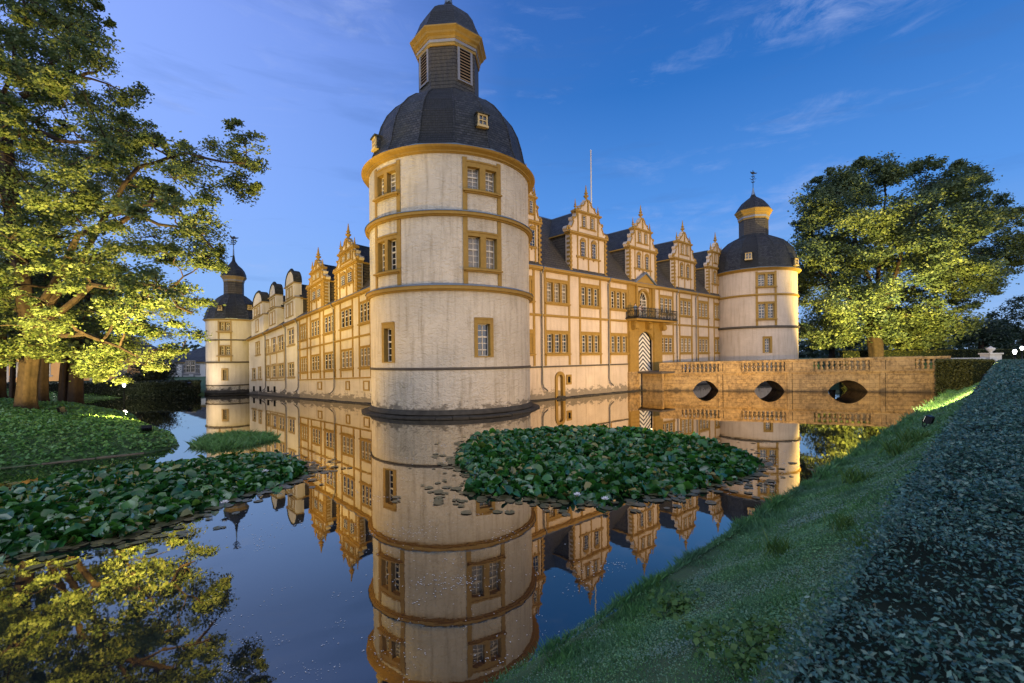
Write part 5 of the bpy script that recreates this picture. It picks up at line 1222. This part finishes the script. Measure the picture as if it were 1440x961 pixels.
# a few white lily flowers
M['petal'] = m_flat('lily_petal', (.8, .78, .75), .5)
for i, (px, py, lab) in enumerate(((851, 703, 'white water lily flower at the front edge of the right patch'), (812, 697, 'white water lily bud left of the open flower'), (373, 664, 'white water lily flower in the left patch'), (316, 708, 'small white water lily flower at the left patch front edge'))):
    p = onz(px, py, .2); q = MB(); 
    for j in range(16):
        th = 2 * PI * j / 8 + (.4 if j > 7 else 0); t = .35 if j < 8 else .9; e = Vector((math.cos(th), math.sin(th), 0)); s = Vector((-e.y, e.x, 0)); c = Vector((p.x, p.y, .2)); l = .13 if j < 8 else .1
        tip = c + e * l * math.cos(t) + Vector((0, 0, l * math.sin(t) + .01)); m_ = c + e * l * .5 * math.cos(t * .7) + Vector((0, 0, l * .35 * math.sin(t)))
        q.face([q.pt(c), q.pt(m_ + s * .03), q.pt(tip), q.pt(m_ - s * .03)], M['petal'])
    q.tube([(p.x, p.y, -.1), (p.x, p.y, .2)], .01, 5, M['grass']); q.build('lily_flower', origin=(p.x, p.y, 0), label=lab, cat='flower', group='water lily flowers')
# reed clump
rng = np.random.default_rng(8); pg = world_poly([(266, 628), (290, 615), (330, 610), (380, 612), (392, 618), (350, 628), (300, 634)]); P = []
while len(P) < 5200:
    x, y = rng.uniform(-18, -6, 2)[0], rng.uniform(19, 28)
    if inpoly(x, y, pg): P.append((x, y, -.05))
v, f, r = blades(np.array(P), .26, .02, rng, 1.4); np_mesh('reed_clump', v, f, M['ivy'], r, kind='stuff', label='low reeds growing in the water left of the tower')
# petals and scum specks on the water
rng = np.random.default_rng(12); P = []
cs = [(rng.uniform(300, 880), rng.uniform(690, 960)) for _ in range(95)] + [(rng.uniform(410, 760), rng.uniform(600, 700)) for _ in range(10)]
for cx_, cy_ in cs:
    c = onz(cx_, cy_); k = rng.integers(3, 16); s = .012 * c.y; P += [(c.x + rng.normal(0, s * 1.6), c.y + rng.normal(0, s), .006) for _ in range(k)]
for _ in range(60):
    c = onz(rng.uniform(560, 760), rng.uniform(640, 900)); P.append((c.x, c.y, .006))
for (cx_, cy_, n) in ((640, 645, 60), (420, 655, 260), (435, 668, 160), (1090, 655, 120), (1060, 680, 90), (840, 800, 40), (620, 820, 70), (580, 750, 70), (680, 820, 30), (1120, 640, 50)):
    for _ in range(n):
        c = onz(cx_ + rng.normal(0, 24), cy_ + rng.normal(0, 7)); P.append((c.x, c.y, .006))
P = np.array(P); P = P[sdist(P[:, 0], P[:, 1]) < -.2]; n = len(P); th = rng.uniform(0, 2 * PI, n); sz = .0017 * P[:, 1] * rng.uniform(.5, 1.6, n)
u = np.column_stack([np.cos(th), np.sin(th), np.zeros(n)]) * sz[:, None]; w = np.column_stack([-np.sin(th), np.cos(th), np.zeros(n)]) * sz[:, None] * .55
v = np.stack([P - u, P - w * rng.uniform(.4, 1, (n, 1)), P + u, P + w], 1).reshape(-1, 3); np_mesh('floating_petals', v, np.arange(n * 4).reshape(n, 4), M['debris'], kind='stuff', label='pale petals and specks floating on the moat')

# ================================================================== SMALL THINGS
# lodge at far left
def lodge(label, A, B, dep, h, hr, wins, wall, gz):
    fr = Plane(Vector((*A, 0)), Vector((*B, 0))); T = empty('lodge', (A[0], A[1], gz), label, 'building'); Ln = fr.Ln; hs = []
    for w in wins: hs.append((w[0], w[1], gz + w[2], gz + w[3]))
    q = MB(); q.wall(fr, 0, Ln, gz - .5, gz + h, hs, M[wall])
    for a in (0, Ln): q.quad(fr, [(a, 0, gz - .5), (a, -dep, gz - .5), (a, -dep, gz + h), (a, 0, gz + h)], M[wall])
    q.quad(fr, [(0, -dep, gz - .5), (Ln, -dep, gz - .5), (Ln, -dep, gz + h), (0, -dep, gz + h)], M[wall]); q.build('wall', T)
    for w in hs: window(T, fr, *w, 2, M['greyframe'], .1, .1, .08, .15, .04, .08, (1, 2), 2)
    o = .4; R_ = [(-o, o, gz + h), (Ln + o, o, gz + h), (Ln + o, -dep - o, gz + h), (-o, -dep - o, gz + h)]; m1 = [(.7, -.7, gz + h + hr * .3), (Ln - .7, -.7, gz + h + hr * .3), (Ln - .7, -dep + .7, gz + h + hr * .3), (.7, -dep + .7, gz + h + hr * .3)]
    t1 = [(dep * .5, -dep / 2, gz + h + hr), (Ln - dep * .5, -dep / 2, gz + h + hr)]
    q = MB(); ra = [q.fp(fr, *p) for p in R_]; rb = [q.fp(fr, *p) for p in m1]; rc = [q.fp(fr, *p) for p in t1]
    for i in range(4): q.face((ra[i], ra[(i + 1) % 4], rb[(i + 1) % 4], rb[i]), M['slate'])
    q.face((rb[0], rb[1], rc[1], rc[0]), M['slate']); q.face((rb[2], rb[3], rc[0], rc[1]), M['slate']); q.face((rb[1], rb[2], rc[1]), M['slate']); q.face((rb[3], rb[0], rc[0]), M['slate']); q.face(ra[::-1], M['sash'])
    q.build('roof', T); q = MB(); q.box(fr, -.1, Ln + .1, .0, .25, gz + h - .25, gz + h - .02, M['ochre_l']); q.build('eaves_cornice', T)
    x = 1.0
    while x < Ln: strip(T, fr, x, .3, gz, gz + h - .25, M['greyframe'], .06); x += 3.1
    return T
A = at(236, 546, 84); B = at(330, 546, 78)
lodge('white single storey lodge with slate roof behind the far hedge', (A.x, A.y), (B.x, B.y), 8, 3.2, 2.9, [(1.2 + 3.1 * i, 2.5 + 3.1 * i, 1.0, 2.6) for i in range(4)], 'white', .9)
A = at(-90, 550, 62); B = at(215, 550, 72)
M['orange'] = m_plaster('orange_render', (.55, .32, .14), .2, .1, False)
lodge('long ochre building seen between the trunks at the far left', (A.x, A.y), (B.x, B.y), 8, 4.2, 3, [(1.5 + 3.0 * i, 2.9 + 3.0 * i, 1.0, 3.0) for i in range(10)], 'orange', 1.3)
flood((A.x + 10, A.y - 7, 1.7), (A.x + 11, A.y + 3, 3.5), 3500, (1, .78, .5), 140, 'floodlight on the lawn before the long ochre building')
# iron fence far left
fr = Plane(Vector((-46, 41.5, 0)), Vector((-41, 44, 0))); T = empty('iron_fence', (-46, 41.5, 1.3), 'low iron railing between the trunks at the far left', 'fence')
q = MB(); 
for z in (1.6, 2.3): q.tube([fr.P(-2, 0, z), fr.P(9, 0, z)], .03, 5, M['iron'])
for i in range(56): q.tube([fr.P(-2 + i * .2, 0, 1.2), fr.P(-2 + i * .2, 0, 2.35)], .014, 4, M['iron'])
q.build('rails', T)
def lamp(px, Yq, h, label, power=250, gz=None, col=(1, .95, .85)):
    p = at(px, 500, Yq); gz = G(p.x, p.y) if gz is None else gz
    T = empty('street_lamp', (p.x, p.y, gz), label, 'street lamp', 'street lamps')
    q = MB(); q.lathe((p.x, p.y), [(.14, gz - .1), (.12, gz + .3), (.06, gz + .5), (.045, gz + h - .3), (.12, gz + h - .15), (.14, gz + h - .1)], 10, M['iron']); q.build('post', T, smooth=True)
    q = MB(); q.lathe((p.x, p.y), [(.08, gz + h - .1), (.13, gz + h + .05), (.16, gz + h + .2), (.1, gz + h + .32), (.0, gz + h + .38)], 12, M['lampglobe']); q.build('globe', T, smooth=True)
    q = MB(); q.lathe((p.x, p.y), [(.2, gz + h + .34), (.1, gz + h + .46), (0, gz + h + .5)], 10, M['iron']); q.build('lamp_cap', T)
    ld = bpy.data.lights.new('lamp_light', 'POINT'); ld.energy = power; ld.color = col; ld.shadow_soft_size = .25; o = bpy.data.objects.new('lamp_light', ld); COL.objects.link(o); o.location = (p.x, p.y, gz + h + .2)
M['lampglobe'] = m_emit('lamp_globe', (1, .97, .9), 6)
lamp(1427, 44, 1.15, 'lit globe lamp nearest the clipped hedge at the right', 60, 2.9); lamp(1437, 52, 1.5, 'lit globe lamp at the right picture edge', 120, 3.0); lamp(86, 52, 2.2, 'lit globe lamp between the dark trunks at left', 500); lamp(174, 50, 2.3, 'lit globe lamp half hidden by the chestnut leaves', 700, col=(1, .8, .5))
# stone urn on a plinth beside the hedge end and low wall to the road
M['palestone'] = m_stone('pale_stone', (.55, .53, .5), .2, 5, .3)
p = at(1400.5, 495, 46); q = MB(); fr = Plane(Vector((p.x - .6, p.y, 0)), Vector((p.x + .6, p.y, 0)))
q.box(fr, 0, 1.2, -1.0, 0, 2.2, 3.95, M['palestone']); q.box(fr, -.1, 1.3, -1.1, .1, 3.953, 4.1, M['palestone']); T = q.build('gate_post', origin=(p.x, p.y, 2.9), label='pale stone gate post with a small urn at the bridge approach', cat='gate post')
q = MB(); q.lathe((p.x, p.y + .5), [(.2, 4.1), (.1, 4.2), (.34, 4.42), (.38, 4.6), (.2, 4.66), (.06, 4.78), (0, 4.8)], 12, M['palestone']); q.build('urn', T, smooth=True)
a = BP.P(sB + .3, -.4, 0); fr = Plane(Vector((a[0], a[1], 0)), Vector((p.x - .8, p.y + .2, 0)))
T = empty('low_wall', (a[0], a[1], 2.4), 'low pale wall joining the bridge to the stone gate post', 'wall'); q = MB(); q.box(fr, 0, fr.Ln, -.4, 0, 1.6, 3.5, M['palestone']); q.build('wall_body', T); q = MB(); q.box(fr, -.05, fr.Ln, -.45, .06, 3.503, 3.62, M['palestone']); q.build('coping', T)
# approach path at the bridge end
q = MB(); pts = [BP.P(sB - .2, -.4, 0), BP.P(sB - .2, -BW + .2, 0), BP.P(sB + 14, -BW - 3, 0), BP.P(sB + 40, -6, 0), BP.P(sB + 40, 3, 0), BP.P(sB + 12, -.5, 0)]
q.face([q.pt((x, y, 3.16)) for x, y, _ in pts], M['path'] if 'path' in M else M['palestone']); q.build('path', kind='structure')

# ================================================================== PEOPLE on the balcony
M['skin'] = m_flat('skin', (.5, .33, .25), .6); M['hair'] = m_flat('hair', (.03, .02, .015), .6)
def person(a, d, coat, legs, label, turn=0., H=1.62, arm=.2):
    base = Vector(RW.P(a, d, 0)); base.z = bt * (1 + RW.k * a) ; k = H / 1.7
    T = empty('person', base, label, 'person'); 
    J = {'pel': (0, 0, .95), 'wst': (0, 0, 1.1), 'chest': (0, 0, 1.32), 'nk': (0, 0, 1.46), 'nk2': (0, -.01, 1.52), 'hd': (0, -.015, 1.62), 'hd2': (0, -.01, 1.7)}
    names = list(J); vs = [J[n] for n in names]; rad = [(.15, .11), (.135, .1), (.17, .11), (.07, .07), (.055, .055), (.085, .1), (.06, .075)]; ed = [(i, i + 1) for i in range(6)]
    for s in (-1, 1):
        i = len(vs); vs += [(s * .19, 0, 1.4), (s * .24, .02, 1.14), (s * (.22 - arm * .3), -.1 - arm, 1.0 + arm * .3), (s * (.2 - arm * .4), -.14 - arm, .94 + arm * .35)]; rad += [(.06, .06), (.045, .045), (.035, .035), (.03, .04)]; ed += [(2, i), (i, i + 1), (i + 1, i + 2), (i + 2, i + 3)]
        for q_ in range(-1, 2): j = len(vs); vs += [(s * (.2 - arm * .4) + q_ * .018, -.2 - arm, .9 + arm * .35)]; rad += [(.009, .009)]; ed += [(i + 3, j)]
        i = len(vs); vs += [(s * .1, 0, .86), (s * .11, -.01, .48), (s * .11, .03, .09), (s * .12, -.12, .04)]; rad += [(.085, .09), (.055, .06), (.04, .045), (.035, .03)]; ed += [(0, i), (i, i + 1), (i + 1, i + 2), (i + 2, i + 3)]
    me = bpy.data.meshes.new('body'); me.from_pydata([(x * k, y * k, z * k) for x, y, z in vs], ed, []); o = bpy.data.objects.new('body', me); COL.objects.link(o)
    o.modifiers.new('skin', 'SKIN')
    for v_, r in zip(me.skin_vertices[0].data, rad): v_.radius = (r[0] * k, r[1] * k)
    me.skin_vertices[0].data[0].use_root = True
    sb = o.modifiers.new('sub', 'SUBSURF'); sb.levels = 1; sb.render_levels = 1
    dg = bpy.context.evaluated_depsgraph_get(); m2 = bpy.data.meshes.new_from_object(o.evaluated_get(dg)); o.modifiers.clear(); o.data = m2
    m2.materials.clear(); [m2.materials.append(x) for x in (coat, legs, M['skin'], M['hair'])]
    for p_ in m2.polygons:
        c = p_.center / k; p_.material_index = 1 if c.z < .92 and abs(c.y) < .13 and not (abs(c.x) > .17) else (2 if c.z > 1.5 or (c.y < -.13 - arm and c.z > .8) else 0)
        if c.z > 1.66 or (c.z > 1.56 and c.y > .03): p_.material_index = 3
        if c.z < .1: p_.material_index = 3
        p_.use_smooth = True
    o.parent = T; T.rotation_euler.z = turn
    me = bpy.data.meshes.new('hair'); import bmesh; bm_ = bmesh.new(); bmesh.ops.create_uvsphere(bm_, u_segments=12, v_segments=8, radius=.105 * k); 
    for v_ in bm_.verts: v_.co.y += (.025) * k; v_.co.z = v_.co.z * 1.05 + 1.66 * k
    bmesh.ops.delete(bm_, geom=[v_ for v_ in bm_.verts if v_.co.z < 1.57 * k or (v_.co.y < -.045 * k and v_.co.z < 1.70 * k)], context='VERTS'); bm_.to_mesh(me); bm_.free(); me.materials.append(M['hair']); h_ = bpy.data.objects.new('hair', me); COL.objects.link(h_); h_.parent = T
cb_ = m_flat('blue_coat', (.10, .16, .24), .8, var=.2); cw_ = m_flat('white_shirt', (.62, .52, .55), .8, var=.1); cd_ = m_flat('dark_jacket', (.06, .02, .03), .8); jn = m_flat('jeans', (.04, .05, .08), .8); lt = m_flat('light_trousers', (.5, .48, .45), .8)
tn = math.atan2(RW.n.y, RW.n.x) + PI / 2
person(bs0 + .55, .95, cb_, jn, 'person in a blue coat at the left end of the balcony', tn - .4, 1.6)
person(bs0 + 1.45, 1.0, cw_, lt, 'person in white top and light trousers on the balcony, middle of three', tn + .1, 1.5, .25)
person(bs0 + 2.2, .85, cd_, jn, 'person in a dark red jacket on the balcony beside the arched window', tn + .5, 1.45)

# ================================================================== RENDER
S.view_settings.view_transform = 'Standard'; S.view_settings.look = 'None'; S.view_settings.exposure = .34; S.view_settings.gamma = 1
S.cycles.use_denoising = True
S.cycles.max_bounces = 6; S.cycles.diffuse_bounces = 2; S.cycles.glossy_bounces = 4; S.cycles.transmission_bounces = 2; S.cycles.transparent_max_bounces = 4
S.cycles.sample_clamp_indirect = 6
S.cycles.caustics_reflective = False; S.cycles.caustics_refractive = False
